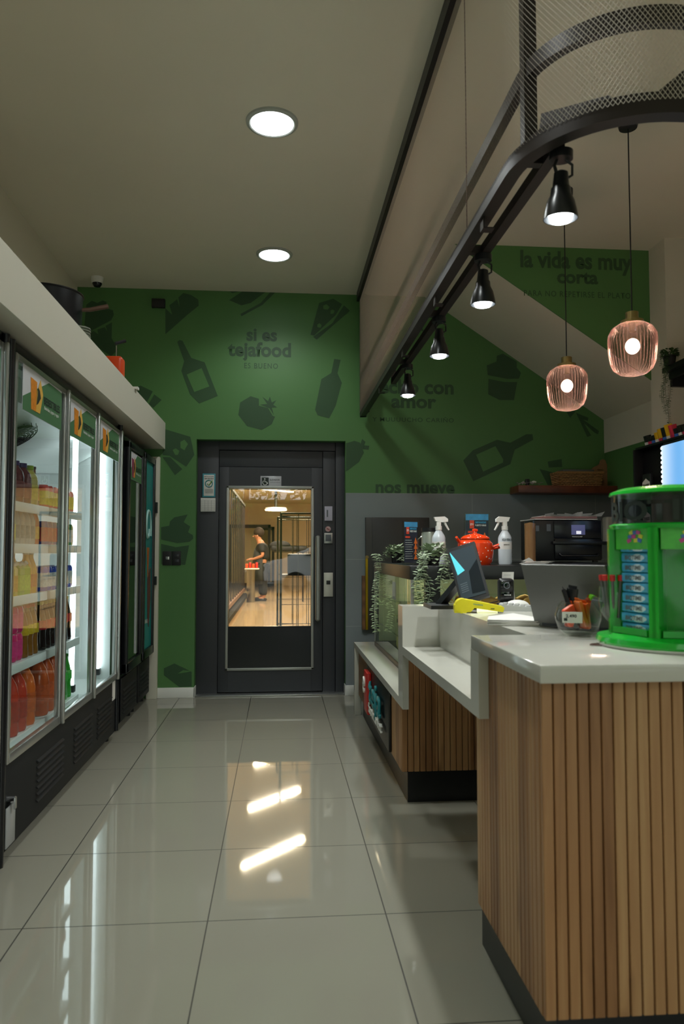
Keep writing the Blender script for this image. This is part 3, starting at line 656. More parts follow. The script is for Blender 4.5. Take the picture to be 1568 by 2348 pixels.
obj('lock', M().cyl((-.01, 0, .175), (.02, 0, .175), .014), chrome, o); obj('key', M().box(.018, .024, -.010, .010, .14, .185, .002), silver, o)

def single_freezer(loc, width, word, label):
    t = thing('upright_freezer', label, 'freezer', loc); H = 2.04
    obj('cabinet', M().box(-.6, 0, 0, width, .06, H, .006) if not word else M().box(-.6, 0, 0, .03, .06, H, .004).box(-.6, 0, width-.03, width, .06, H, .004).box(-.6, 0, 0, width, 1.98, H, .004).box(-.6, -.57, 0, width, .06, H).box(-.6, 0, 0, width, .06, .38), fridge_black, t)
    m = M().box(0, .01, .02, width-.02, .07, .36, .003); louvres(m, .06, width-.08, .12, .3, 6, .01); obj('base_grille', m, grille_m, t)
    a, b, f = .02, width-.02, .05
    d = obj('door', M().box(0, .045, a, a+f, .39, 2.0, .008).box(0, .045, b-f, b, .39, 2.0, .008).box(0, .045, a, b, .39, .46, .006).box(0, .045, a, b, 1.95, 2.0, .006), fridge_black, t)
    if word:
        obj('pane', M().box(.02, .026, a+f, b-f, .46, 1.95), thin_glass('dark_glass', (.25, .3, .28), 1.9), d)
        fruit_poster(d, width/2, .03, word, 1.74, 1.94, width-.15, True)
        m = M()
        for q in (.09, .12): m.box(.026, .034, b-f-q-.012, b-f-q, .48, 1.74)
        obj('inner_frame', m, silver, d)
        for z in (.7, 1.0, 1.3): obj('shelf', M().box(-.55, -.05, .04, width-.04, z-.01, z), shelf_m, t)
    else:
        obj('printed_panel', M().box(.02, .028, a+f*.6, b-f*.6, .46, 1.95), teal_door, d, 'teal printed door panel')
        y = (a+b)/2; ring = []
        for k in range(26):
            tt = -.4+k*.26; r = .17-.0047*k; ring.append((.031, y-.03+math.cos(tt)*r*.75, 1.42+math.sin(tt)*r))
        obj('swirl_logo', M().tube(ring, .011, 6), mat('logo_mint', '#a9d4cf', .5), d)
        obj('printed_cone', M().prism([(y-.06, 1.26), (y+.04, 1.26), (y-.005, .98)], 'x', .028, .032), mat('cone_orange', '#b96a2e', .6, var=.4, vscale=80), d)
        obj('printed_hand', M().prism([(y-.02, 1.02), (y+.1, 1.1), (y+.12, .85), (y+.05, .62), (y, .70)], 'x', .0285, .033), mat('print_skin', '#6b3a34', .6, var=.3), d)
        text('door_words', 'UNA SEDED', ink_w, (.029, y-.1, .66), (0,1,0), (0,0,1), .2, .03, .03, parent=d)
        obj('hinge', M().box(.03, .06, b-.02, b+.02, 1.55, 1.64).box(.03, .06, b-.02, b+.02, .95, 1.02), black, d)
    for q in (.06, width-.06): obj('foot', M().cyl((-.05, q, 0), (-.05, q, .06), .022, n=12), black, t)
    return t
single_freezer((-1.08, 5.24, 0), .60, 'HELADOS', 'narrow black glass door freezer with a HELADOS header')
single_freezer((-1.08, 5.86, 0), .52, None, 'black freezer with a teal printed door next to the white jamb')

# products on the fridge shelves
def bottle(kind, body_m, cap_m, label_m):
    t = bpy.data.objects.new(kind, None); t.empty_display_size = .02
    COL.objects.link(t)
    if kind == 'juice_jar': P, cz, cr, lz, lr = [(.001,0),(.042,0),(.046,.01),(.046,.12),(.040,.145),(.025,.165),(.022,.175)], (.172, .192), .025, (.03, .10), .047
    elif kind == 'glass_bottle': P, cz, cr, lz, lr = [(.001,0),(.027,0),(.030,.01),(.030,.11),(.024,.135),(.013,.165),(.012,.185)], (.182, .195), .014, (.03, .09), .0308
    elif kind == 'soda_can': P, cz, cr, lz, lr = [(.001,0),(.026,0),(.032,.01),(.032,.105),(.027,.118),(.026,.12),(.001,.119)], (.119, .121), .024, (.02, .09), .0326
    elif kind == 'big_bottle': P, cz, cr, lz, lr = [(.001,0),(.042,0),(.047,.012),(.045,.10),(.047,.17),(.036,.22),(.017,.255),(.015,.27)], (.262, .288), .018, (.06, .15), .0482
    elif kind == 'cola_bottle': P, cz, cr, lz, lr = [(.001,0),(.030,0),(.033,.01),(.029,.08),(.033,.12),(.024,.17),(.013,.21),(.012,.225)], (.222, .238), .015, (.10, .145), .034
    elif kind == 'juice_carton': P = None
    if P:
        obj('bottle' if kind != 'soda_can' else 'can', M().lathe(P, n=16), body_m, t)
        obj('cap' if kind != 'soda_can' else 'can_top', M().cyl((0,0,cz[0]), (0,0,cz[1]), cr, n=14), cap_m, t)
        obj('printed_label', M().cyl((0,0,lz[0]), (0,0,lz[1]), lr, n=16, cap=False), label_m, t)
    else:
        m = M().box(-.03, .03, -.03, .03, 0, .12); m.prism([(-.03, .12), (.03, .12), (0, .15)], 'y', -.03, .03)
        obj('carton', m, body_m, t); obj('cap', M().cyl((.012,0,.135), (.03,0,.147), .010, n=10), cap_m, t)
        obj('printed_label', M().box(-.031, .031, -.031, .031, .02, .09), label_m, t)
    return t
bm_ = lambda n, h: mat('drink_'+n, h, .12, coat=.3)
K = {}
def proto(kind, b, c, l):
    k = (kind, b, c, l); 
    if k not in K: K[k] = [bottle(kind, bm_(b[1:], b), mat('cap_'+c[1:], c, .4), mat('lab_'+l[1:], l, .5, var=.5, vscale=70)), False]
    return K[k]
def place_row(kind, b, c, l, bay, z, y0_, n, dy, label, group, rows=2, dz=0, x0=-.115, dx=.085):
    p = proto(kind, b, c, l)
    for r in range(rows):
        for i in range(n):
            loc = (FR[0]+x0-r*dx, FR[1]+y0_+i*dy, z+dz)
            if not p[1]: o = p[0]; o.location = loc; p[1] = True
            else: o = dup(p[0], loc, random.uniform(-.4, .4))
            props(o, label, {'soda_can': 'can', 'juice_carton': 'carton'}.get(kind, 'bottle'), group)
def rowy(*a, **k):
    kind, b, c, l, bay, z, y0_, n, dy, label, group = a
    place_row(kind, b, c, l, bay, z, y0_+(.05 if bay == 0 else .075), n, dy, label, group, **k)
z1, z2, z3, z4, z5 = 1.442, 1.259, 1.032, .742, .422
rowy('juice_jar', '#5a2326', '#3b2a5a', '#7a3a3a', 0, z1, .28, 3, .10, 'dark red juice jar with purple cap on the top shelf of the left door', 'dark red juice jars, top shelf')
rowy('juice_jar', '#b5a552', '#8aa02a', '#c9b24a', 0, z1, .575, 1, .10, 'pale yellow juice jar with green cap beside the dark red jars', 'yellow juice jars, top shelf')
rowy('glass_bottle', '#6b3b14', '#3a2a16', '#c07a22', 0, z1, .645, 1, .07, 'small brown bottle at the right end of the top shelf', 'brown bottles, top shelf')
rowy('soda_can', '#d02a30', '#b8b8b8', '#d8c422', 1, z1, .77, 7, .075, 'red and yellow can on the top shelf behind the middle door', 'red cans behind the middle door')
rowy('soda_can', '#8fae22', '#b8b8b8', '#e2d21e', 0, z2, .25, 2, .075, 'yellow green can at the left end of the second shelf', 'yellow green cans, second shelf')
rowy('glass_bottle', '#a9b0b0', '#c9cdd0', '#7f8a86', 0, z2, .395, 4, .068, 'clear water bottle with grey label on the second shelf', 'clear bottles, second shelf')
rowy('glass_bottle', '#b23a1c', '#d8d8d8', '#d8a03a', 0, z2, .66, 1, .06, 'orange red bottle at the right of the clear bottles', 'orange red bottles, second shelf')
rowy('soda_can', '#2b3fa0', '#b8b8b8', '#c02a3a', 1, z2, .77, 3, .075, 'blue can on the second shelf behind the middle door', 'blue cans behind the middle door')
rowy('soda_can', '#2f9a5a', '#b8b8b8', '#d8dcd8', 1, z2, .995, 4, .075, 'green can on the second shelf behind the middle door', 'green cans behind the middle door')
rowy('juice_carton', '#d2b41e', '#d8d8d8', '#e0a01e', 0, z3, .24, 3, .066, 'yellow juice carton at the left end of the third shelf', 'yellow cartons, third shelf', rows=1)
rowy('juice_carton', '#8fae2a', '#d8d8d8', '#a8c23a', 0, z3, .438, 2, .066, 'lime green juice carton beside the yellow cartons', 'green cartons, third shelf', rows=1)
rowy('glass_bottle', '#6a1f20', '#2a1a1a', '#8a2a26', 0, z3, .24, 5, .068, 'dark red bottle behind the cartons on the third shelf', 'dark red bottles, third shelf', rows=2, x0=-.20)
rowy('glass_bottle', '#d69a2a', '#e2e2da', '#c26a1e', 0, z3, .57, 2, .068, 'amber juice bottle on the right of the third shelf', 'amber bottles, third shelf', rows=2)
rowy('soda_can', '#2a4ec0', '#b8b8b8', '#e4e8ee', 1, z3, .77, 7, .075, 'blue and silver can on the third shelf behind the middle door', 'blue silver cans behind the middle door')
rowy('soda_can', '#d41f6c', '#c2c2c2', '#e03a80', 0, z4, .315, 3, .068, 'bright pink can in the lower layer of the fourth shelf', 'pink cans, lower layer', rows=1)
rowy('soda_can', '#d41f6c', '#c2c2c2', '#e03a80', 0, z4+.122, .315, 3, .068, 'bright pink can in the upper layer of the fourth shelf', 'pink cans, upper layer', rows=1)
rowy('soda_can', '#1c2a2c', '#c2c2c2', '#3a5a5e', 0, z4, .245, 1, .068, 'black can at the left end of the fourth shelf, lower', 'black cans, lower layer', rows=1)
rowy('soda_can', '#1c2a2c', '#c2c2c2', '#3a5a5e', 0, z4+.122, .245, 1, .068, 'black can at the left end of the fourth shelf, upper', 'black cans, upper layer', rows=1)
rowy('cola_bottle', '#8a5a1e', '#c01e28', '#d2b022', 0, z4, .53, 3, .070, 'iced tea bottle with red cap on the right of the fourth shelf', 'iced tea bottles, fourth shelf', rows=2)
rowy('cola_bottle', '#1e1210', '#c8b86a', '#c02030', 1, z4, .77, 7, .075, 'dark cola bottle with red label behind the middle door', 'cola bottles behind the middle door')
rowy('big_bottle', '#c2ac5e', '#6a9a2a', '#b9a23a', 0, z5, .27, 1, .1, 'large yellow juice bottle with green cap on the bottom shelf', 'large yellow bottles, bottom shelf', rows=2)
rowy('big_bottle', '#c23a22', '#16281e', '#a8321e', 0, z5, .375, 2, .105, 'large red juice bottle with dark cap on the bottom shelf', 'large red bottles, bottom shelf', rows=2)
rowy('big_bottle', '#d8641e', '#22301e', '#c2561a', 0, z5, .60, 1, .1, 'large orange juice bottle beside the red ones on the bottom shelf', 'large orange bottles, bottom shelf', rows=2)
rowy('big_bottle', '#cf5a22', '#e2e2e2', '#cf5a22', 1, z5, .78, 3, .1, 'large orange soda bottle behind the middle door', 'orange soda bottles behind the middle door')
rowy('cola_bottle', '#2aa02a', '#1e6a1e', '#3ab83a', 1, z5, 1.08, 3, .08, 'green soda bottle behind the middle door, bottom shelf', 'green soda bottles behind the middle door')

# things on the ledge and back wall, left
t = thing('stock_pot', 'big black cooking pot with a long handle on the white ledge', 'pot', (-1.30, 4.25, 2.325))
obj('pot', M().lathe([(.001,0), (.165,0), (.175,.02), (.185,.34), (.192,.345), (.190,.35), (.178,.345), (.165,.03)], n=36), mat('pot_black', '#1c1d20', .35, metal=.4), t)
obj('handle', M().tube([(.17, .02, .27), (.22, .04, .28), (.31, .08, .315)], [.010, .012, .013], 10), mat('handle_brown', '#5a4234', .4, metal=.3), t)
t = thing('wire_coil', 'coil of grey wire under the black pot on the ledge', 'coil', (-1.05, 3.93, 2.325))
obj('coil', M().tube([(math.cos(i*.5)*.06, math.sin(i*.5)*.06,   .006+i*.0011) for i in range(60)], .006, 6), mat('wire_grey', '#6a7060', .5), t)
t = thing('fuel_can', 'small orange red can with an upright handle on the ledge', 'can', (-1.055, 4.86, 2.325))
obj('body', M().box(-.07, .05, -.055, .055, 0, .155, .022, seg=3), orange_e, t)
obj('spout', M().tube([(.0, .01, .15), (.0, .01, .24), (.02, .02, .26)], .004, 8), chrome, t)
obj('grip', M().tube([(-.005, .0, .245), (.05, .04, .275)], .011, 8), black, t)
obj('plank', M().box(-1.10, -.955, 5.08, 5.13, 2.325, 2.34), white_p, label='end of a white board sticking out over the ledge', cat='board')
q = atZ(223, 636, CZ)
t = thing('dome_camera', 'small white dome security camera on the ceiling corner', 'security camera', (q.x, q.y, CZ), (PI, 0, 0))
obj('mount', M().lathe([(.001,0), (.050,0), (.050,.03), (.044,.05), (.001,.05)], n=24), white_p, t)
obj('dome', M().lathe([(.040,.045), (.037,.06), (.026,.078), (.001,.085)], n=24), mat('dome_black', '#0d0d0f', .08), t)
a, b = atY(349, 707, W), atY(379.5, 688, W)
obj('wall_box', M().box(a.x, b.x, W-.04, W, a.z, b.z, .004), black_m, label='small black box high on the green wall', cat='wall box')
a, b = atY(373, 1296, W), atY(415, 1264, W); mx_ = (a.x+b.x)/2
t = thing('switch_plate', 'double black switch plate on the green wall beside the lift', 'switch', (mx_, W, a.z))
hh = b.z-a.z
obj('plate', M().box(a.x-mx_, -.002, -.01, 0, 0, hh, .003).box(.002, b.x-mx_, -.01, 0, 0, hh, .003), black_m, t)
obj('key_switch', M().box(-.05, -.02, -.014, -.01, hh*.4, hh*.62, .002), silver, t)
for z in (.22, .6): obj('rocker', M().box(.025, .06, -.013, -.01, hh*z, hh*(z+.2), .002), mat('rocker_grey', '#33353a', .3), t)

# ------------------------------------------------------------------ ceiling lights, mesh canopy, spots, pendants
for i, yy in enumerate((3.835, 5.59, 2.06)):
    t = thing('downlight', ['larger round white downlight nearer the viewer', 'round white downlight nearer the green wall', 'round downlight above the top of the picture, mirrored in the floor'][i], 'ceiling light', (-.047, yy, CZ))
    obj('rim', M().lathe([(.113,-.012), (.120,-.016), (.136,-.010), (.138,0)], n=48), mat('rim_grey', '#a8aca4', .4), t)
    obj('diffuser', M().cyl((0,0,-.004), (0,0,-.010), .116, n=48), lamp_w, t)
    light('downlight_beam', 'SPOT', (-.047, yy, CZ-.03), E_DOWN, (.95, 1, .97), .1, (0,0,0), spot=2.6)

RX, RY, RR, YN, YF = .70, 2.21, .37, 1.84, 6.38
def canopy_path(off=0., n=14, xe=3.28, yf=YF):
    pts = [(RX+off, yf)] + [(RX+off, yf-(yf-RY)*i/8) for i in range(1, 9)]
    r = RR-off
    for i in range(1, n+1):
        a = PI+PI/2*i/n; pts.append((RX+RR+math.cos(a)*r, RY+math.sin(a)*r))
    pts.append((xe, YN+off)); return pts
def sweep(m, path, w, z0, z1):
    P = [Vector((a, b, 0)) for a, b in path]; rings = []
    for i, p in enumerate(P):
        d = (P[min(i+1, len(P)-1)]-P[max(i-1, 0)]).normalized(); nrm = Vector((-d.y, d.x, 0))*(w/2)
        rings.append([m.bm.verts.new(q) for q in (p+nrm+Vector((0,0,z0)), p-nrm+Vector((0,0,z0)), p-nrm+Vector((0,0,z1)), p+nrm+Vector((0,0,z1)))])
    m.skin_rings(rings); return m
can = thing('mesh_canopy', 'curved dark iron frame clad in expanded metal mesh under the ceiling', 'canopy', (RX, RY, 2.39))
def sub(name, m, mt, label=None):
    bmesh.ops.translate(m.bm, verts=m.bm.verts[:], vec=(-RX, -RY, -2.39)); return obj(name, m, mt, can, label)
sub('bottom_rail', sweep(M(), canopy_path(.015), .045, 2.39, 2.435), black_metal)
sub('top_rail', sweep(M(), canopy_path(-.012), .045, 3.41, 3.488), mat('rail_black', '#0f1012', .4))
m = sweep(M(), canopy_path(.05), .03, 2.67, 2.72); sub('middle_rail', m, black_metal)
m = sweep(M(), canopy_path(.05), .03, 2.44, 2.475); sub('inner_rail', m, black_metal)
for x, y in ((.75, 6.34), (.755, 2.16), (2.3, 1.89)): sub('post', M().bar((x, y, 2.43), (x, y, 3.45), .04), black_metal)
for a_, b_, c_ in (((1.30, 1.89, 2.69), (1.02, 1.90, 2.45), .04), ((.78, 2.10, 2.50), (.92, 1.95, 2.47), .045), ((1.9, 1.89, 2.69), (1.55, 1.89, 2.45), .04)): sub('strut', M().bar(a_, b_, c_), black_metal)
for yy in (2.5, 3.3, 4.2, 5.2): sub('fixing_tab', M().box(.70, .705, yy-.02, yy+.02, 2.35, 2.40).box(.705, .74, yy-.02, yy+.02, 2.35, 2.354), black_metal)
sub('end_post', M().box(.695, .745, 6.32, 6.37, 2.39, 3.46), black_metal)
# expanded metal: zigzag strands sharing their nodes, real ribbons of 2 mm
path = [Vector((a, b)) for a, b in canopy_path(-.010, 24, 3.2, 6.37)]
seg = [(path[i+1]-path[i]).length for i in range(len(path)-1)]; total = sum(seg)
def along(s_):
    for i, L in enumerate(seg):
        if s_ <= L or i == len(seg)-1:
            d = (path[i+1]-path[i])/L; return path[i]+d*min(s_, L), d
        s_ -= L
PW, PH = .0066, .0185
verts, faces = [], []
ncol = int(total/PW); nrow = int((3.42-2.425)/(PH/2)); hw = .0008
for c in range(ncol):
    s0 = (c+.5)*PW; p, d = along(s0); nx, ny = -d.y, d.x
    for r in range(nrow+1):
        sgn = 1 if (r+c) % 2 else -1
        o_ = sgn*PW/2*1.0; z = 2.425+r*PH/2
        px_, py_ = p.x+d.x*o_, p.y+d.y*o_
        b = len(verts)
        verts += [(px_-d.x*hw-RX, py_-d.y*hw-RY, z-2.39), (px_+d.x*hw-nx*.0010-RX, py_+d.y*hw-ny*.0010-RY, z-2.39)]
        if r: faces.append((b-2, b-1, b+1, b))
me = bpy.data.meshes.new('expanded_mesh'); me.from_pydata(verts, [], faces); me.update()
obj('expanded_mesh', me, blackmesh, can, 'diamond pattern expanded metal mesh', smooth=False)
t = obj('loose_wire', M().tube([(.71, 2.75, 3.44), (.712, 2.75, 3.0), (.715, 2.76, 2.45)], .002, 5), mat('wire_brown', '#4a2a22', .6), label='thin brown wire hanging down the mesh screen', cat='wire')

bar = thing('spotlight_rail', 'dark iron bar hung beside the canopy carrying the four spotlights', 'light rail', (.80, 2.04, 2.42))
obj('bar', M().bar((.01, .02, 0), (-.005, 3.1, 0), .035, .035), black_metal, bar)
for yy in (2.16, 2.84, 3.635, 4.59): obj('cross_bar', M().bar((-.10, yy-2.04, .0), (.0, yy-2.04, .0), .03, .03), black_metal, bar)
obj('end_hook', M().bar((-.005, 3.09, .0), (-.005, 3.09, .14), .03), black_metal, bar)
def spot(loc, label, tilt):
    t = thing('spotlight', label, 'spotlight', loc, (tilt, 0, 0), 'black spotlights on the iron bar')
    obj('mount', M().cyl((0,0,-.018), (0,0,-.042), .034, n=20), black, t)
    obj('yoke', M().tube([(.012,0,-.04), (.034,0,-.055), (.034,0,-.085), (.018,0,-.095)], .004, 8).tube([(-.012,0,-.04), (-.020,.0,-.06), (-.012,0,-.085)], .005, 8), black, t)
    obj('shade', M().lathe([(.012,-.075), (.020,-.08), (.024,-.12), (.028,-.125), (.030,-.145), (.040,-.165), (.047,-.195), (.050,-.215), (.0475,-.215), (.038,-.17), (.001,-.15)], n=28), mat('spot_black', '#16181a', .3), t)
    obj('bulb', M().lathe([(.001,-.165), (.030,-.185), (.036,-.205), (.030,-.222), (.001,-.230)], n=20), bulb_w, t)
    light('spotlight_beam', 'SPOT', Vector(loc)+Vector((0, 0, -.245)), E_SPOT, (.95, 1, .98), .035, (tilt*.8, 0, 0), spot=2.4)
spot((.82, 2.07, 2.42), 'biggest black spotlight, at the near end of the iron bar', .06)
spot((.80, 2.84, 2.42), 'second nearest black spotlight on the iron bar', .05)
spot((.795, 3.635, 2.42), 'third black spotlight along the iron bar, counting away', .0)
spot((.80, 4.59, 2.42), 'smallest black spotlight at the far end of the iron bar', -.02)

def pendant(x, y, zt, zb, label):
    t = thing('pendant_lamp', label, 'pendant lamp', (x, y, zt), 0, 'ribbed glass pendant lamps')
    H = zt-zb; R_ = H*.43
    obj('shade', M().lathe([(R_*.25, 0), (R_*.55, -H*.02), (R_*.83, -H*.10), (R_*.98, -H*.22), (R_, -H*.35), (R_*.97, -H*.55), (R_*.91, -H*.75), (R_*.80, -H*.87), (R_*.55, -H*.96), (R_*.2, -H), (.002, -H*.99)], n=240, rib=.035, ribs=40), pinkglass, t, 'ribbed pinkish glass shade')
    obj('brass_cap', M().lathe([(R_*.48, -.002), (R_*.48, .012), (R_*.30, .018), (R_*.27, .02), (R_*.27, .055), (R_*.2, .058), (.001, .058)], n=32), brass, t, 'brass cap')
    obj('socket', M().cyl((0,0,0), (0,0,-.045), .018), brass, t)
    obj('bulb', M().sphere((0,0,-H*.44), .036, .036, .04), bulb_warm, t)
    obj('cord', M().cyl((0,0,.055), (0,0,CZ-zt-.03), .0035, n=8), black, t, 'black cord')
    obj('ceiling_cup', M().lathe([(.001,CZ-zt-.075), (.045,CZ-zt-.07), (.055,CZ-zt-.03), (.055,CZ-zt)], n=24), black, t)
    light('pendant_glow', 'POINT', (x, y, zt-H*.44), E_PEND, (1, .80, .62), .04)
for (u, vt, vb, yy, lab) in ((1449, 741, 862, 3.62, 'nearer ribbed pink glass pendant lamp with brass cap'), (1299, 840, 942, 4.43, 'farther ribbed pink glass pendant lamp with brass cap')):
    a = atY(u, vt, yy); b = atY(u, vb, yy); pendant(a.x, yy, a.z, b.z, lab)

# ------------------------------------------------------------------ counter
def slats(m, x0, x1, y0, y1, z0, z1, pitch=.0285, d=.012, axis='x'):
    """vertical slats along axis between the ends; the other pair gives the face depth"""
    a0, a1 = (x0, x1) if axis == 'x' else (y0, y1)
    n = int(round((a1-a0)/pitch)); p = (a1-a0)/n
    for i in range(n):
        a, b = a0+i*p+.0014, a0+(i+1)*p-.0014
        if axis == 'x': m.box(a, b, y0, y0+d+.004, z0, z1, .002, seg=1)
        else: m.box(x0, x0+d+.004, a, b, z0, z1, .002, seg=1)
    return m
cA = thing('counter_cabinet', 'tall wood slatted counter in the right foreground on a black plinth', 'counter', (.60, 1.69, 0))
def loc_(par, name, m, mt, label=None, **k):
    bmesh.ops.translate(m.bm, verts=m.bm.verts[:], vec=-par.location); return obj(name, m, mt, par, label, **k)
loc_(cA, 'front_slats', slats(M(), .60, 2.54, 1.688, 0, .175, .938), wood, 'vertical wooden slats facing the viewer')
loc_(cA, 'side_slats', slats(M(), .60, 0, 1.705, 2.258, .175, .938, axis='y'), wood, 'vertical wooden slats facing the aisle')
loc_(cA, 'carcass', M().box(.616, 2.54, 1.704, 2.256, .17, .939), black_m)
loc_(cA, 'plinth', M().box(.64, 2.54, 1.73, 2.36, 0, .172), black, 'black plinth')
cC = thing('display_cabinet', 'low slatted wood cabinet with black plinth under the glass display', 'cabinet', (.60, 3.66, 0))
loc_(cC, 'side_slats', slats(M(), .60, 0, 3.68, 4.75, .155, .50, axis='y'), wood)
loc_(cC, 'end_panel', M().box(.60, .62, 4.75, 5.64, .155, .50), wood_plain)
loc_(cC, 'front_slats', slats(M(), .60, 2.2, 3.66, 0, .155, .748, pitch=.030), wood)
loc_(cC, 'carcass', M().box(.616, 2.2, 3.676, 5.63, .15, .50).box(.62, 2.2, 3.676, 3.70, .5, .748), black_m)
loc_(cC, 'plinth', M().box(.634, 2.2, 3.69, 5.63, 0, .152), black)
wt = thing('marble_worktop', 'white marble worktop stepping down in three levels along the aisle', 'worktop', (.57, 1.606, .98))
bv = .003
loc_(wt, 'upper_slab', M().box(.57, 2.56, 1.606, 2.2, .94, .98, bv).box(.741, 2.56, 2.2, 2.55, .94, .98).box(.741, 1.55, 2.55, 3.43, .94, .98), marble)
loc_(wt, 'upright', M().box(.57, .599, 2.115, 2.205, .79, .94), marble)
loc_(wt, 'middle_shelf', M().box(.57, .76, 2.262, 3.565, .752, .79, 0).box(.57, .599, 2.115, 2.262, .752, .79), marble)
loc_(wt, 'niche_back', M().box(.742, .765, 2.262, 3.44, .79, .94), marble)
loc_(wt, 'end_upright', M().box(.57, .598, 3.44, 3.565, .54, .752).box(.57, 1.0, 3.44, 3.565, .79, .975), marble)
loc_(wt, 'lower_slab', M().box(.57, 2.25, 3.702, 5.70, .502, .54).box(.57, .598, 3.44, 3.702, .502, .54), marble)
loc_(wt, 'leg_panel', M().box(.57, .62, 5.645, 5.70, 0, .505, bv), marble)
# logo board on the low cabinet
y_a, y_b = 3.98, 4.98
t = thing('logo_board', 'black board with red, teal and white raised lettering on the low cabinet', 'sign', (.598, y_a, .15))
loc_(t, 'board', M().box(.583, .599, y_a, y_b, .165, .485, .003), black, 'glossy black board')
loc_(t, 'red_block', M().box(.555, .583, 4.72, 4.90, .20, .46, .006), red_p)
nt_ = text('white_letter', 'e', white_p, (-.046, .93, .17), (0,-1,0), (0,0,1), .09, .10, .01, parent=t)
for nm, word, mt_, zz, hh_, ya, yb in (('teal_letters', 'teja', teal_p, .10, .15, .70, .18), ('white_letters', 'foodmarket', white_p, .035, .06, .70, .12)):
    me_o = text(nm, word, mt_, (-.036, ya, zz+.05), (0,-1,0), (0,0,1), ya-yb, hh_, .015, parent=t)
for o in list(t.children):
    if 'letter' in o.name: sd = o.modifiers.new('depth', 'SOLIDIFY'); sd.thickness = .012; sd.offset = 0
# glass display case
vx0, vx1, vy0, vy1, vz0, vz1 = .70, 2.2, 3.97, 5.48, .54, 1.152
vc = thing('display_case', 'long glass display case with black lid holding baked goods', 'display case', (vx0, vy0, vz0))
loc_(vc, 'base_tray', M().box(vx0, vx1, vy0, vy1, vz0, vz0+.035, .004), black)
loc_(vc, 'lid', M().box(vx0, vx1, vy0, vy1, vz1-.075, vz1, .004), black, 'black lid')
m = M()
for x, y in ((vx0, vy1-.02), (vx1-.02, vy0), (vx1-.02, vy1-.02)): m.box(x, x+.02, y, y+.02, vz0+.03, vz1-.07)
loc_(vc, 'corner_posts', m, silver)
loc_(vc, 'near_post', M().box(vx0+.004, vx0+.022, vy0+.004, vy0+.02, vz0+.03, vz1-.07), silver)
loc_(vc, 'black_end_panel', M().box(vx0+.085, vx0+.165, vy0+.002, vy0+.05, vz0+.03, vz1-.07), black)
loc_(vc, 'aisle_pane', M().box(vx0+.002, vx0+.008, vy0+.02, vy1-.02, vz0+.035, vz1-.075), glass)
loc_(vc, 'end_pane', M().box(vx0+.165, vx1-.02, vy0+.006, vy0+.012, vz0+.035, vz1-.075).box(vx0+.02, vx0+.085, vy0+.006, vy0+.012, vz0+.035, vz1-.075), glass)
loc_(vc, 'back_panel', M().box(vx0+.03, vx1-.03, vy1-.02, vy1-.01, vz0+.03, vz1-.07), mat('case_white', '#c6ccb4', .5))
for z in (.72, .92): loc_(vc, 'shelf', M().box(vx0+.02, vx1-.03, vy0+.06, vy1-.1, z-.008, z, .001), thin_glass('shelf_glass', (.85, .93, .88), 1.5))
loc_(vc, 'light_strip', M().box(vx0+.30, vx0+.34, vy0+.35, vy1-.1, vz1-.085, vz1-.076).box(vx0+.4, vx1-.1, vy0+.33, vy0+.38, vz1-.085, vz1-.076), mat('case_light', '#ffffff', emit=9., emitc='#f2f3b8'))
loc_(vc, 'price_card', M().box(vx0+.012, vx0+.016, 4.55, 4.68, .93, 1.04), paper)
bread = mat('bread', '#b9893f', .6, var=.35, vscale=30); dough = mat('pale_dough', '#d0c884', .6, var=.3, vscale=20)
def croissant(par_loc, rot, first=[None]):
    if first[0] is None:
        t = thing('croissant', 'x', 'pastry', par_loc, rot)
        obj('croissant', M().tube([(-.055,.03,.02),(-.04,.008,.026),(-.02,-.006,.03),(0,-.01,.032),(.02,-.006,.03),(.04,.008,.026),(.055,.03,.02)], [.006,.018,.025,.029,.025,.018,.006], 12), bread, t)
        first[0] = t
    else: t = dup(first[0], par_loc, rot)
    return t
for i in range(10):
    t = croissant((.90+.125*(i % 5)+.02, 4.10+.14*(i//5), .92), random.random()*6); props(t, 'golden croissant on the glass shelf of the display case', 'pastry', 'croissants in the display case')
m0 = None
for i in range(16):
    if i < 10: p = (1.50+.062*i, 4.08+.03*(i % 2), .92)
    else: p = (.80+.03*(i % 2), 4.2+.18*(i-10), .575)
    if m0 is None:
        m0 = thing('wrapped_roll', 'x', 'pastry', p); obj('roll', M().sphere((0,0,.045), .028, .028, .045), dough, m0); obj('twist', M().cyl((0,0,.085), (0,0,.11), .006, .014, 10), dough, m0); o = m0
    else: o = dup(m0, p, random.random()*6)
    props(o, 'pale yellow wrapped roll inside the display case' if i < 10 else 'pale yellow wrapped roll on the floor of the display case', 'pastry', 'rolls on the glass shelf' if i < 10 else 'rolls on the case floor')
for i, (y, z) in enumerate(((4.25, .72), (4.6, .72), (4.95, .72), (5.2, .72), (4.4, .575), (4.9, .575))):
    o = thing('salad_tray', ['upper', 'lower'][z < .6]+' level tray of green salad in the display case', 'tray', (1.0, y, z), 0, 'salad trays '+('on the middle shelf' if z > .6 else 'on the case floor'))
    obj('tray', M().box(-.16, .16, -.11, .11, 0, .03, .008), black, o)
    m = M()
    for k in range(70): m.leaf((random.uniform(-.15,.15), random.uniform(-.1,.1), .03+random.random()*.03), (random.uniform(-1,1), random.uniform(-1,1), random.uniform(0,.8)), (0,0,1), .05, .03)
    obj('leaves', m, mat('salad', '#a9b04a', .5, var=.4, vscale=30), o, fixn=False, smooth=False)

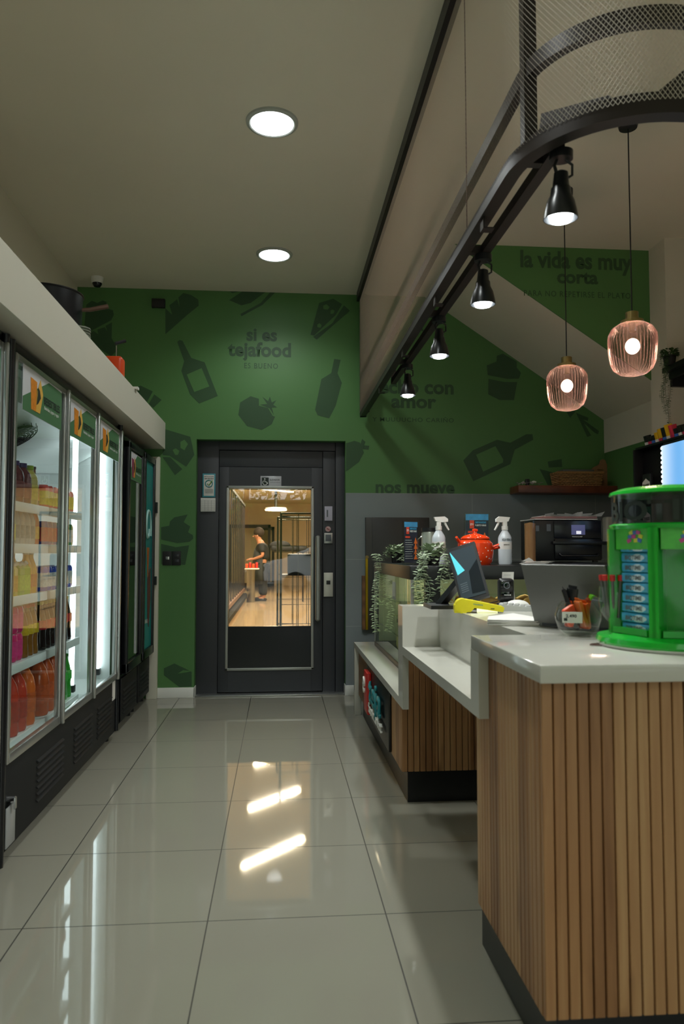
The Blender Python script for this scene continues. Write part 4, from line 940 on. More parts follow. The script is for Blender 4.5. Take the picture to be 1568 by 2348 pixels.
# ------------------------------------------------------------------ things on the display case
T = vz1
def trailing(m, start, L, n, lr, side, sway=.02, leafL=.029):
    x, y, z = start
    for i in range(n):
        k = i/n; p = Vector((x+math.sin(k*7+lr)*sway, y+math.cos(k*5+lr)*sway*.5, z-L*k))
        for s_ in (-1, 1): m.leaf(p, (s_*1.0, random.uniform(-.5,.5), random.uniform(-.6,.3)), (0, -.3, 1), leafL*random.uniform(.8,1.3), leafL*.75)
    m.tube([(x+math.sin(k/10*7+lr)*sway, y+math.cos(k/10*5+lr)*sway*.5, z-L*k/10) for k in range(11)], .0012, 4)
def plant(loc, label, trails, ring, name='trailing_plant', lm=leaf_m):
    t = thing(name, label, 'plant', loc)
    obj('pot', M().lathe([(.001,0), (.032,0), (.042,.07), (.045,.075), (.038,.07), (.036,.06), (.001,.06)], n=20), black_m, t)
    m = M()
    for i in range(ring):
        a = random.random()*2*PI; r = random.uniform(.03, .10); d = Vector((math.cos(a), math.sin(a), random.uniform(-.4,.9)))
        m.leaf((math.cos(a)*r*.8, math.sin(a)*r*.8, .06+random.uniform(0,.05)-max(0, r-.06)*1.3), d, (0,0,1), random.uniform(.026,.040), .028)
    for (dx, dy, L, n) in trails: trailing(m, (dx, dy, .06), L, n, dx*50, 0)
    obj('foliage', m, lm, t, fixn=False, smooth=False); return t
plant((.80, 5.06, T), 'trailing plant at the far corner of the display case, hanging down its aisle side', [(-.135,.02,.54,36), (-.125,.05,.36,24), (.04,-.06,.08,7)], 170)
plant((.845, 4.06, T), 'trailing plant at the near corner of the display case, leafy strands over the glass', [(-.10,-.12,.34,28), (-.08,-.13,.42,34), (-.06,-.12,.30,24), (.03,-.13,.28,20), (.05,-.12,.16,12)], 190)
def sign_holder(loc, w, h, rot, label):
    t = thing('sign_holder', label, 'sign holder', loc, rot)
    obj('acrylic_stand', M().box(-w/2, -w/2+.006, -.012, .004, 0, h).box(w/2-.006, w/2, -.012, .004, 0, h).box(-w/2, w/2, -.014, -.012, 0, h).box(-w/2, w/2, -.04, .04, 0, .003), cleard, t)
    obj('printed_sheet', M().box(-w/2+.008, w/2-.008, -.006, -.004, .012, h-.006), mat('menu_navy', '#23283a', .4), t)
    k = w/.145
    obj('sheet_top', M().box(-w/2+.008, w/2-.008, -.0075, -.006, h*.86, h-.006), mat('menu_blue', '#3f8fc0', .4, var=.5, vscale=30), t)
    obj('logo_block', M().box(-w/2+.03*k, -w/2+.055*k, -.0085, -.006, h*.70, h*.86), mat('menu_red', '#d8452c', .5), t)
    text('logo_letters', 'EPV', ink_w, (-w/2+.033*k, -.0095, h*.76), (1,0,0), (0,0,1), .019*k, .012, .02, parent=t)
    text('menu_title', 'PUERTO VARAS', ink_w, (-w/2+.062*k, -.0085, h*.745), (1,0,0), (0,0,1), .062*k, .010, .02, parent=t)
    text('menu_heading', 'EMPANADAS', mat('menu_cyan', '#3a9fd0', .5), (-w/2+.062*k, -.0085, h*.80), (1,0,0), (0,0,1), .062*k, .012, .02, parent=t)
    m = M()
    for i in range(9): m.box(-w/2+.02*k, w/2-(.055+.006*(i % 3))*k, -.0085, -.006, h*(.14+.052*i), h*(.146+.052*i))
    obj('menu_lines', m, ink_w, t)
    obj('heading_bar', M().box(-w/2+.02*k, -.01*k, -.0085, -.006, h*.61, h*.65), mat('menu_red', '#d8452c'), t)
    m = M()
    for i in range(4): m.prism([(w/2-.045*k, h*(.12+.12*i)), (w/2-.015*k, h*(.12+.12*i)), (w/2-.03*k, h*(.26+.12*i))], 'y', -.009, -.006)
    obj('food_picture', m, mat('menu_orange', '#e06a24', .5), t)
sign_holder((1.20, 4.46, T), .155, .31, -.05, 'wider clear sign holder with dark blue menu behind the orange pot')
sign_holder((.765, 4.32, T), .105, .255, .35, 'narrow clear sign holder with dark menu at the left of the display case')
def spray(loc, label, rot, mirror, written):
    t = thing('spray_bottle', label, 'spray bottle', loc, rot)
    s_ = mirror
    obj('bottle', M().lathe([(.001,0),(.037,0),(.040,.01),(.040,.155),(.036,.17),(.018,.20),(.014,.205),(.014,.215)], n=24), mat('bottle_cloudy', '#c4cbd0', .3), t)
    obj('collar', M().cyl((0,0,.205), (0,0,.23), .019, n=20), white_p, t)
    obj('spray_head', M().box(-.014, .014, -.012, .012, .228, .262, .006).prism([(s_*-.02,.258),(s_*-.03,.283),(s_*.035,.287),(s_*.055,.272),(s_*.055,.255),(s_*.02,.252)], 'y', -.013, .013)
        .tube([(s_*.035,0,.262), (s_*.042,0,.24), (s_*.062,0,.205)], [.008,.007,.005], 8), white_p, t)
    obj('paper_label', M().cyl((0,0,.09), (0,0,.135), .0405, n=24, cap=False), paper, t)
    if written: text('handwriting', written, ink, (-.03, -.041, .14), (1,0,0), (0,0,1), .06, .014, .02, parent=t)
    text('label_words', 'amonio', ink, (-.02, -.0415, .115), (1,0,0), (0,0,1), .035, .008, .02, parent=t)
    m = M()
    for i in range(6): m.box(.036, .042, -.012, -.006, .02+i*.025, .022+i*.025)
    obj('level_marks', m, ink, t)
spray((1.355, 4.40, T), 'white spray bottle with handwriting between the orange pot and the brown cups', 0, -1, 'AGUA VIDRIOS')
spray((.955, 4.42, T), 'white spray bottle at the left of the orange pot, trigger to the right', 0, 1, None)
t = thing('metal_jug', 'pale metal jug with black lid behind the left spray bottle', 'jug', (.93, 4.58, T))
obj('body', M().lathe([(.001,0),(.05,0),(.052,.02),(.048,.19),(.045,.2)], n=24), mat('jug_metal', '#9aa094', .3, metal=.4), t); obj('lid', M().cyl((0,0,.2), (0,0,.222), .05, n=24), black, t)
obj('ear_handle', M().tube([(-.048,0,.17), (-.075,0,.15), (-.075,0,.08), (-.048,0,.05)], .005, 8), chrome, t)
t = thing('enamel_pot', 'orange enamel pot with white dots and lidded top on the display case', 'pot', (1.135, 4.26, T))
obj('pot', M().lathe([(.001,0),(.085,0),(.098,.02),(.105,.07),(.100,.125),(.080,.145),(.078,.15)], n=36), orange_pot, t)
obj('lid', M().lathe([(.084,.148),(.084,.154),(.07,.166),(.03,.178),(.012,.182),(.010,.19),(.017,.197),(.015,.207),(.001,.21)], n=36), orange_pot, t)
obj('side_handle', M().tube([(.09,-.02,.10),(.13,-.03,.115),(.14,-.01,.10),(.095,.02,.09)], .008, 8).tube([(-.08,.0,.12),(-.115,-.03,.15),(-.12,-.04,.16)], [.012,.010,.007], 10), orange_pot, t)
t = thing('receipt_papers', 'white receipts lying flat right of the spray bottle', 'papers', (1.47, 4.42, T))
m = M()
for i in range(4): m.obox((.06+.02*i, .01*i, .003+.004*i), (1, .2*i-.3, 0), (-.2*i+.3, 1, 0), (0, 0, 1), .075, .04, .0008)
m.prism([(-.02,.016),(.03,.04),(.06,.02)], 'y', -.03, -.028); obj('sheets', m, paper, t)
t = thing('cup_sleeve', 'tall stack of brown paper cups in clear film beside the oven', 'cups', (1.70, 4.95, T))
obj('cups', M().lathe([(.001,0),(.034,0)]+[(.036+.001*(i % 2), .01+.0135*i) for i in range(20)]+[(.001,.275)], n=24), kraft, t)
obj('film', M().cyl((0,0,0), (0,0,.285), .040, n=24), cleard, t)
ov = thing('compact_oven', 'compact black oven with small lit display on the back of the case', 'oven', (1.80, 5.15, T))
obj('body', M().box(0, .49, 0, .30, .012, .30, .006), black, ov)
obj('door', M().box(.14, .485, -.022, 0, .02, .165, .006), mat('oven_door', '#131418', .25), ov)
obj('handle', M().tube([(.17,-.03,.06),(.18,-.045,.045),(.44,-.045,.045),(.455,-.03,.06)], .006, 8).box(.12, .52, -.04, -.018, .125, .148, .004), black, ov)
obj('control_panel', M().box(.14, .485, -.012, 0, .17, .295, .004), mat('oven_panel', '#181b24', .2), ov)
obj('display', M().box(.265, .365, -.015, -.012, .195, .265), mat('oven_screen', '#5a5c8a', .2, emit=.25), ov)
obj('display_window', M().box(.30, .335, -.017, -.015, .20, .222), mat('oven_white', '#e8e8f4', .3, emit=.5), ov)
obj('side_labels', M().box(.01, .035, -.001, .0, .22, .26).box(.09, .12, -.001, 0, .22, .27), ink_g, ov)
text('maker_name', 'MERRYCHEF', ink_w, (.27, -.0135, .178), (1,0,0), (0,0,1), .075, .007, .02, parent=ov)
obj('feet', M().box(.02, .05, .02, .05, 0, .015).box(.44, .47, .02, .05, 0, .015), black, ov)
t = thing('tray_with_papers', 'pinkish tray of crumpled papers on top of the oven', 'tray', (1.86, 5.17, T+.302))
obj('cloth', M().obox((.17,.13,.003), (1,0,0), (0,1,0), (0,0,1), .23, .16, .003), paper, t)
obj('tray', M().box(0, .40, -.03, .25, .008, .024, .006), mat('tray_pink', '#a87a76', .5), t)
m = M()
for i in range(9):
    x = .02+.045*i; m.face([(x,-.03,.024),(x+.05,-.028,.024),(x+.045+random.uniform(-.01,.03),-.05,.03+random.random()*.03),(x+random.uniform(-.02,0),-.045,.028+random.random()*.02)])
m.box(.01, .39, -.02, .24, .024, .030); obj('papers', m, paper, t)
a, b = atY(1331, 1245, W-.013), atY(1366, 1194, W-.013)
t = thing('wall_note', 'curling white paper note taped to the grey wall right of the oven', 'note', ((a.x+b.x)/2, W-.014, a.z))
w_ = (b.x-a.x)/2
obj('sheet', M().prism([(-w_, 0), (w_*1.25, -.005), (w_*.9, b.z-a.z), (-w_, b.z-a.z)], 'y', -.002, 0), paper, t); m = M()
for i in range(8): m.box(-w_*.7, w_*(.3+.05*(i % 4)), -.003, -.002, .03+i*.018, .031+i*.018)
obj('writing', m, ink_g, t)
for (u0, u1, v0, v1, lab) in ((1390, 1427, 1185, 1248, 'white wall soap dispenser left of the green stand'), (1434, 1470, 1186, 1246, 'white wall dispenser half hidden by the green stand')):
    a, b = atY(u0, v1, W-.1), atY(u1, v0, W-.1)
    t = thing('soap_dispenser', lab, 'dispenser', ((a.x+b.x)/2, W-.013, a.z)); w_ = (b.x-a.x)/2; h_ = b.z-a.z
    obj('body', M().box(-w_, w_, -.10, 0, 0, h_, .018, seg=3), white_p, t); obj('window', M().box(-w_*.4, w_*.4, -.103, -.099, h_*.55, h_*.72), ink_g, t); obj('lever', M().box(-w_*.7, w_*.7, -.108, -.09, .0, .03, .004), plaster_b, t)
# dark flat metal cabinet on the tiled wall
a, b = atY(838, 1483, W-.04), atY(983, 1187, W-.04)
t = thing('wall_cabinet', 'flat dark grey metal cabinet on the tiled wall behind the display case', 'cabinet', (a.x, W-.013, .56))
obj('case', M().box(0, b.x-a.x, -.05, 0, 0, b.z-.56, .003), mat('cabinet_grey', '#35342f', .4), t)
obj('panel', M().box(.055, b.x-a.x-.004, -.056, -.05, .01, b.z-.57, .002), mat('cabinet_panel', '#2c2b29', .4), t)
obj('wood_edge', M().box(-.03, -.004, -.05, 0, 0, .46), wood_plain, t); obj('gold_reflection', M().box(-.002, .018, -.06, -.052, .0, .62), mat('reflection_gold', '#c9a92a', .3, metal=.8), t)  # yellow strip stands in for a golden reflection along the cabinet edge
obj('lock', M().cyl((.01,-.05,.62), (.01,-.065,.62), .014), brass, t)

# ------------------------------------------------------------------ wooden shelf and its things
a, b = atY(1168, 1133, W), atY(1168, 1118, W)
sx, sz0, sz1, sy = a.x, a.z-.005, b.z-.0, 6.19
sh = thing('wooden_shelf', 'reddish wooden shelf on the wall above the oven', 'shelf', (sx, W, sz0))
obj('board', M().box(0, 3.28-sx, sy-W, -.013, 0, sz1-sz0, .003), wood_shelf, sh)
def on_shelf(u, y): return atY(u, 1117, y).x
x0_ = on_shelf(1277, 6.25); x1_ = on_shelf(1378, 6.25); bw = x1_-x0_
def basket(loc, w, d, h, mt_, label):
    t = thing('wicker_basket', label, 'basket', loc); m = M()
    n = 26
    for k in range(int(h/.014)):
        z = .007+k*.014; q = 1+.10*k*.014/h; pts = []
        for (ax_, ay_) in ((-w/2,-d/2),(w/2,-d/2),(w/2,d/2),(-w/2,d/2),(-w/2,-d/2)): pts.append(Vector((ax_*q, ay_*q, z)))
        out = []
        for j in range(4):
            for i in range(n): p = pts[j].lerp(pts[j+1], i/n); nn = (pts[j+1]-pts[j]).normalized().cross(Vector((0,0,1))); out.append(p+nn*.003*(1 if (i+k) % 2 else -1))
        out.append(out[0]); m.tube(out, .0065, 5, cap=False)
    obj('weave', m, mt_, t); obj('rim', M().tube([(-w*.55,-d*.55,h),(w*.55,-d*.55,h),(w*.55,d*.55,h),(-w*.55,d*.55,h),(-w*.55,-d*.55,h)], .010, 8), mt_, t)
    obj('bottom', M().box(-w/2, w/2, -d/2, d/2, 0, .006), mt_, t)
    return t
basket(((x0_+x1_)/2, 6.305, sz1), bw*.92, .17, .115, wicker, 'light wicker basket holding grey boxes on the wooden shelf')
t = thing('grey_box', 'flat grey box lid sticking out of the light wicker basket', 'box', ((x0_+x1_)/2-.01, 6.305, sz1+.10)); obj('box', M().box(-bw*.36, bw*.36, -.07, .07, -.08, .045, .006), mat('box_grey', '#565a54', .6), t)
x2_ = on_shelf(1428, 6.3)
basket((x2_+.17, 6.33, sz1), .26, .16, .10, wicker_d, 'dark wicker basket at the right end of the wooden shelf')
xb_ = on_shelf(1387, 6.36); t = thing('serving_board', 'brown rounded serving board with two brass handles behind the basket', 'board', (xb_, 6.40, sz1))
pts = [(-.10,0),(.10,0),(.105,.14)]+[(.105*math.cos(k*PI/12)*.98, .155+.05*math.sin(k*PI/12)) for k in range(1, 5)]+[(.03+.0*k, .215+.0*k) for k in range(1)]+[(.022,.245),(0,.256),(-.022,.245),(-.03,.215)]+[(-.105*math.cos(k*PI/12)*.98, .155+.05*math.sin(k*PI/12)) for k in range(4, 0, -1)]+[(-.105,.14)]
obj('board', M().prism(pts, 'y', -.012, .008), cork, t)
for xx in (-.03, .06): obj('brass_handle', M().tube([(xx-.022,-.014,.16),(xx-.022,-.03,.16),(xx+.022,-.03,.16),(xx+.022,-.014,.16)], .004, 6).tube([(xx-.02,-.02,.07),(xx+.02,-.02,.07)], .004, 6), brass, t)
t = thing('small_jar', 'small clear jar with red lid on the wooden shelf', 'jar', (on_shelf(1422, 6.28), 6.28, sz1))
obj('jar', M().lathe([(.001,0),(.032,0),(.036,.01),(.034,.045)], n=20), mat('jar_pink', '#b89a92', .3), t); obj('lid', M().cyl((0,0,.045), (0,0,.062), .037, n=20), red_p, t)
t = thing('wifi_camera', 'tiny black camera standing at the left end of the wooden shelf', 'camera', (on_shelf(1209, 6.26), 6.26, sz1)); obj('body', M().box(-.018, .018, -.015, .015, .012, .06, .006), black, t); obj('foot', M().cyl((0,0,0), (0,0,.012), .016), black, t)
for u, r, lab in ((1197, .04, 'crumpled white tissue left of the tiny black camera'), (1228, .055, 'crumpled clear plastic right of the tiny black camera')):
    m = M()
    for i in range(10): c = (random.uniform(-r,r), random.uniform(-.02,.02), .008+random.random()*.018); m.leaf(c, (random.uniform(-1,1), random.uniform(-1,1), random.uniform(0,.6)), (0,0,1), .045, .035)
    o = obj('crumpled_wrap', m, paper, label=lab, cat='wrapper', loc=(on_shelf(u, 6.27), 6.27, sz1), fixn=False, smooth=False)

# ------------------------------------------------------------------ tobacco rack, lit screen, black shelf at the right
rk = thing('tobacco_rack', 'black tobacco rack against the right pillar with goods on top', 'rack', (2.60, 3.9, 1.32))
obj('case', M().box(0, .35, 0, 1.24, 0, .635, .004).box(-.07, 0, 0, 1.24, 0, .03, .003).box(-.07, 0, 1.225, 1.24, 0, .635, .002), black, rk)
obj('top_tray', M().box(-.05, .2, 0, 1.24, .635, .65), black, rk)
rt = 1.32+.65
pk = None; cols = ['#16171a', '#1d1c1c', '#16171a', '#d8ae1e', '#d8ae1e', '#16171a', '#d8ae1e', '#c8344a', '#16171a']
n = 0
for i in range(22):
    y = 5.08-.05*i; c = cols[i % 9]; hh_ = .075+.03*(i // 4 % 2)+.012*(i % 3 == 0)
    key = c
    o = thing('tobacco_pack', {'#16171a': 'black', '#1d1c1c': 'black', '#d8ae1e': 'yellow', '#c8344a': 'red', '#3aa0c8': 'blue', '#1f8a4a': 'green'}[c]+' tobacco pack standing on the black rack', 'pack', (2.63, y, rt), (0, -.25, 0), 'tobacco packs on the rack, '+{'#16171a': 'black', '#1d1c1c': 'black', '#d8ae1e': 'yellow', '#c8344a': 'red', '#3aa0c8': 'blue', '#1f8a4a': 'green'}[c])
    obj('pack', M().box(-.02, .02, -.02, .02, .004, hh_, .002), mat('pack'+c[1:], c, .35), o); obj('pack_band', M().box(-.021, .021, -.021, .021, .02, .04), mat('packband'+str(i % 3), ['#d8d8d8', '#c22a5a', '#3a6ac0'][i % 3], .4), o)
def pouch(loc, col, label):
    t = thing('tobacco_pouch', label, 'pouch', loc, -PI/2+.0)
    obj('pouch', M().box(-.055, .055, -.012, .012, 0, .17, .008), mat('pouch'+col[1:], col, .3), t)
    obj('white_band', M().prism([(-.05,.06),(.05,.06),(.05,.11),(0,.135),(-.05,.11)], 'y', -.0135, -.011), paper, t)
    obj('red_band', M().box(-.05, .05, -.0138, -.011, .045, .062), red_p, t)
    text('pouch_word', 'TENNESIE', ink, (-.045, -.0145, .075), (1,0,0), (0,0,1), .09, .022, .04, parent=t)
    obj('price_card', M().box(-.05, .05, -.03, -.027, -.01, .035), paper, t); text('card_word', 'TENNESIE', ink, (-.044, -.031, .002), (1,0,0), (0,0,1), .088, .022, .04, parent=t)
pouch((2.555, 4.98, 1.37), '#1f5a42', 'green and white tobacco pouch at the far end of the rack'); pouch((2.555, 4.78, 1.385), '#8a7a52', 'tan and white tobacco pouch next to the green one')
pouch((2.555, 4.98, 1.60), '#1c1d20', 'black tobacco pouch on the upper hook of the rack')
sc = thing('lit_screen', 'bright blue and white backlit advertising screen at the right edge', 'screen', (2.50, 3.85, 1.42))
m, n, l = newmat('screen_gradient'); p_ = n['Principled BSDF']; tc = n.new('ShaderNodeTexCoord'); wv = n.new('ShaderNodeTexWave'); wv.bands_direction = 'Y'; wv.inputs['Scale'].default_value = .42; wv.inputs['Phase Offset'].default_value = 1.2; wv.inputs['Distortion'].default_value = .8
l.new(tc.outputs['Object'], wv.inputs['Vector']); cr = n.new('ShaderNodeValToRGB'); cr.color_ramp.elements[0].color = (*srgb('#5c9fd8'), 1); cr.color_ramp.elements[1].color = (*srgb('#e6f2fb'), 1)
l.new(wv.outputs['Fac'], cr.inputs[0]); l.new(cr.outputs[0], p_.inputs['Emission Color']); p_.inputs['Emission Strength'].default_value = .85; p_.inputs['Base Color'].default_value = (.2, .3, .4, 1)
obj('panel', M().box(0, .012, 0, .83, 0, .50), m, sc); obj('backing', M().box(.012, .05, 0, .83, -.02, .52), black, sc)
mm = M()
for i in range(16): mm.cyl((-.002, .83, .02+i*.031), (.014, .83, .02+i*.031), .010, n=10)
obj('scalloped_edge', mm, mat('edge_white', '#eef4f8', .4, emit=.8), sc)
bs = thing('black_shelf', 'black metal shelf on the white pillar carrying hanging plants', 'shelf', (2.72, 4.2, 2.50))
obj('board', M().box(0, .5, 0, .86, 0, .035, .003), black, bs); obj('bracket', M().box(.04, .06, .02, .84, -.05, 0).box(.06, .5, .83, .86, -.10, 0), black, bs)
t = thing('trailing_plant', 'thin trailing plant hanging from the far corner of the black shelf', 'plant', (2.735, 4.98, 2.535))
obj('pot', M().lathe([(.001,0),(.035,0),(.045,.07),(.04,.065),(.001,.06)], n=20), black_m, t)
m = M()
for i in range(150):
    a = random.random()*6.28; m.leaf((math.cos(a)*.04, math.sin(a)*.04, .06+random.random()*.05), (math.cos(a), math.sin(a), random.uniform(-.4,.9)), (0,0,1), .03, .02)
for dx, L, n in ((-.07, .42, 40), (-.05, .52, 48), (-.085, .34, 30), (-.03, .36, 30), (-.06, .2, 20)): trailing(m, (dx, -.03+dx*.3, .06), L, n, dx*90, 0, .014, .018)
obj('foliage', m, leaf_g, t, fixn=False, smooth=False)
t = thing('ivy_plant', 'broad leaved ivy at the right edge of the picture on the black shelf', 'plant', (2.745, 4.50, 2.535))
obj('pot', M().lathe([(.001,0),(.045,0),(.055,.09),(.05,.085),(.001,.08)], n=20), black_m, t)
m = M()
for i in range(80):
    k = random.random(); m.leaf((-.04+random.uniform(-.04,.03), random.uniform(-.08,.08), .13-.52*k), (random.uniform(-1,.6), random.uniform(-1,1), random.uniform(-1,.4)), (random.random()-.5,-.4,1), .06, .055)
obj('foliage', m, leaf_g, t, fixn=False, smooth=False)

# ------------------------------------------------------------------ things on the upper worktop
S = .98
def pos(u, v, z=S): q = atZ(u, v, z); return Vector((q.x, q.y, z))
# tablet register
t = thing('tablet_register', 'black tablet register tilted on a wedge stand, bluish screen', 'tablet', pos(1075, 1396))
q0 = pos(1075, 1396)
bl = atY(1057, 1379, 3.16)-q0; br = atY(1121, 1372, 3.10)-q0; tl = atY(1022, 1249, 3.30)-q0; trr = atY(1090, 1253, 3.24)-q0
ex = (br-bl+trr-tl)/2; ez = (tl-bl+trr-br)/2; c = (bl+br+tl+trr)/4; nn = ex.normalized().cross(ez.normalized()).normalized()
if nn.y > 0: nn = -nn
ezn = ez.normalized(); exn = ezn.cross(nn).normalized(); exn = exn if exn.x > 0 else -exn
obj('frame', M().obox(c-nn*.009, exn, nn, ezn, ex.length/2, .009, ez.length/2), black, t)
obj('display', M().obox(c+nn*.001, exn, nn, ezn, ex.length/2-.010, .001, ez.length/2-.016), mat('tablet_screen', '#3b454c', .08, emit=.05), t, 'dark glossy screen')
P = lambda a, b: c+nn*.003+exn*a*ex.length/2+ezn*b*ez.length/2
m = M(); m.face([P(-.84,.86), P(-.86,.80), P(-.70,-.02), P(-.15,.08)]); obj('cyan_shape', m, cyan_p, t, 'cyan triangle on the screen')
m = M(); m.face([P(.1,.0), P(.84,.35), P(.84,-.80), P(-.05,-.78)]); obj('grey_window', m, mat('screen_win', '#20262b', .08), t)
m = M()
for i in range(5): m.face([P(-.7,-.35-.07*i), P(-.2,-.33-.07*i), P(-.2,-.37-.07*i), P(-.7,-.39-.07*i)])
obj('screen_text', m, mat('screen_txt', '#566068', .2), t)
sb = pos(1002, 1394)-q0; sb2 = pos(1050, 1397)-q0
m = M(); m.obox((sb+sb2)/2+Vector((.02,.05,.008)), (1,0,0), (0,1,0), (0,0,1), .10, .09, .008)
m.bar(sb+Vector((.03,.06,.012)), c-nn*.03+ezn*.02, .07, .022)
obj('stand', m, black, t)
# yellow card terminal
p = pos(1066, 1404); t = thing('card_terminal', 'bright yellow card payment terminal lying on the worktop', 'card terminal', p, -.16)
obj('body', M().prism([(-.045,.0),(-.03,.0),(.02,.004),(.035,.020),(.15,.004),(.155,.020),(.15,.026),(.03,.050),(-.01,.056),(-.03,.048),(-.045,.03)], 'y', -.035, .035), yellow_p, t)
obj('paper_roll_cover', M().cyl((-.012,-.037,.027), (-.012,.037,.027), .030, n=24), yellow_p, t)
obj('slot', M().box(.10, .115, -.036, -.034, .016, .019), black, t); text('maker_word', 'transbank', teal_p, (.03, -.0365, .034), (1,0,-.12), (0,0,1), .04, .006, .02, parent=t)
# round black scanner on a foot
p = pos(1160, 1388); t = thing('desk_scanner', 'small rounded black barcode scanner standing on the worktop', 'scanner', p, -.1)
obj('head', M().box(-.037, .037, -.02, .03, .015, .125, .018, seg=4), black, t); obj('lens_window', M().box(-.028, .028, -.022, -.019, .072, .112, .008), mat('lens_glass', '#0a0b0d', .05), t)
obj('lens_ring', M().tube([(math.cos(k*PI/10)*.013, -.024, .092+math.sin(k*PI/10)*.013) for k in range(21)], .002, 6), ink_g, t)
obj('lower_window', M().box(-.028, .028, -.022, -.019, .03, .064, .006), mat('lens_glass', '#0a0b0d'), t); text('scanner_word', 'newland', ink_w, (-.012, -.0225, .047), (1,0,0), (0,0,1), .03, .005, .02, parent=t)
obj('foot', M().lathe([(.001,0),(.045,0),(.042,.01),(.02,.018),(.001,.018)], n=24), black, t)
obj('cable', M().tube([(.0,.03,.03),(-.03,.05,.015),(-.08,.03,.006),(-.12,.0,.005),(-.15,.02,.004)], .0025, 6), black, t)
p = pos(1188, 1392); t = thing('receipt_strip', 'curled white receipt strip standing behind the black scanner', 'receipt', p+Vector((0, .12, 0)))
m = M(); prev = None
pts = [Vector((0, .03*math.sin(k*.25), .0+.017*k)) for k in range(10)]
for k in range(9): m.face([pts[k]+Vector((-.028,0,0)), pts[k]+Vector((.028,0,0)), pts[k+1]+Vector((.028,0,0)), pts[k+1]+Vector((-.028,0,0))])
obj('paper_strip', m, paper, t); m = M()
for k in range(7): m.box(-.02, .012-.004*(k % 3), .0+.03*math.sin(k*.3)-.01, .001+.03*math.sin(k*.3)-.01, .03+.018*k, .0312+.018*k)
obj('printed_lines', m, ink_g, t)
p = pos(1195, 1402); t = thing('receipt_printer', 'pale grey keypad lying beyond the paper stack', 'keypad', p+Vector((.02,.06,0)), -.35)
obj('base', M().prism([(-.09,0),(.10,0),(.10,.012),(-.09,.028)], 'y', -.06, .06), mat('keypad_grey', '#aeb0ac', .5), t)
m = M()
for i in range(3):
    for j in range(7): m.box(-.075+.024*j, -.057+.024*j, -.045+.03*i, -.022+.03*i, .022-.002*j, .031-.0023*j, .002)
obj('keys', m, mat('key_grey', '#9a9c98', .5), t)
p = pos(1165, 1392); t = thing('white_dish', 'white rounded mouse shaped device by the scanner foot', 'device', p+Vector((.055,.04,0))); obj('shell', M().sphere((0,0,.004), .055, .04, .026, 20, 12), white_p, t); obj('seam', M().box(-.03,.03,-.041,-.038,.008,.010), ink_g, t)
p = pos(1192, 1436); t = thing('paper_stack', 'stack of white papers with one lifted corner by the laptop', 'papers', p+Vector((0,.07,0)), -.3)
m = M()
for i in range(6): m.obox((0,0,.002+i*.003), (1,.05*math.sin(i*2),0), (-.05*math.sin(i*2),1,0), (0,0,1), .085, .07, .0012)
obj('sheets', m, paper, t)
m = M(); m.face([(-.085,-.07,.02),(.085,-.07,.019),(.085,.07,.019),(.0,.07,.032),(-.085,.07,.02)]); obj('lifted_sheet', m, paper, t)
# laptop seen from behind
P1, P2 = Vector((.852, 2.44, S)), Vector((1.026, 2.20, S)); d = (P2-P1); L = d.length; d.normalize()
nb = Vector((-d.y, d.x, 0)); nb = nb if nb.y < 0 else -nb     # towards the viewer
if nb.x > 0: nb = -nb
t = thing('laptop', 'open grey laptop seen from behind on the worktop', 'laptop', (P1+P2)/2)
lean = (Vector((0,0,1))*.197+nb*.073).normalized(); back = lean.cross(d).normalized()
obj('lid', M().obox(lean*.105+Vector((0,0,.012)), d, back, lean, L/2, .0035, .103), laptop_m, t, 'matt grey lid')
obj('keyboard_base', M().obox(-nb*.10+Vector((0,0,.008)), d, nb, (0,0,1), L/2, .10, .006), laptop_m, t)
obj('hinge', M().bar(-d*L*.4+Vector((0,0,.010)), d*L*.4+Vector((0,0,.010)), .010), black, t)
obj('display_panel', M().obox(lean*.105+Vector((0,0,.012))+back*(.0042 if back.dot(nb) < 0 else -.0042), d, back, lean, L/2-.008, .0008, .094), screen_d, t)
# glass bowl with snack bars
bc = pos(1336, 1461)+Vector((.01, .055, 0))
t = thing('glass_bowl', 'round clear glass bowl full of wrapped snack bars', 'bowl', bc)
obj('bowl', M().lathe([(.001,.002),(.04,.0),(.058,.018),(.068,.045),(.068,.065),(.060,.09),(.052,.10),(.050,.098),(.058,.088),(.064,.062),(.064,.045),(.054,.02),(.038,.005),(.001,.005)], n=40), glass, t)
o = thing('price_tag', 'white 2.490 price tag clipped to the glass bowl', 'price tag', bc+Vector((-.043,-.061,.058)), -.3); obj('card', M().box(-.028,.028,-.002,0,-.016,.016), paper, o); text('price', '2.490', ink, (-.018,-.0028,.0), (1,0,0), (0,0,1), .03, .009, .03, parent=o); obj('stripes', M().box(-.024,-.014,-.0028,-.002,-.010,-.002), ink, o)
bcol = ['#b0481c', '#1b1b1e', '#c8652a', '#2a2624', '#9a2f1e', '#5a5e62', '#e07018', '#1d1d20', '#8a3a24', '#3a3230', '#c05018', '#6b2a20']
names = ['rust orange', 'black', 'light orange', 'dark brown', 'brick red', 'grey', 'bright orange', 'black and yellow', 'reddish brown', 'brown', 'deep orange', 'maroon']
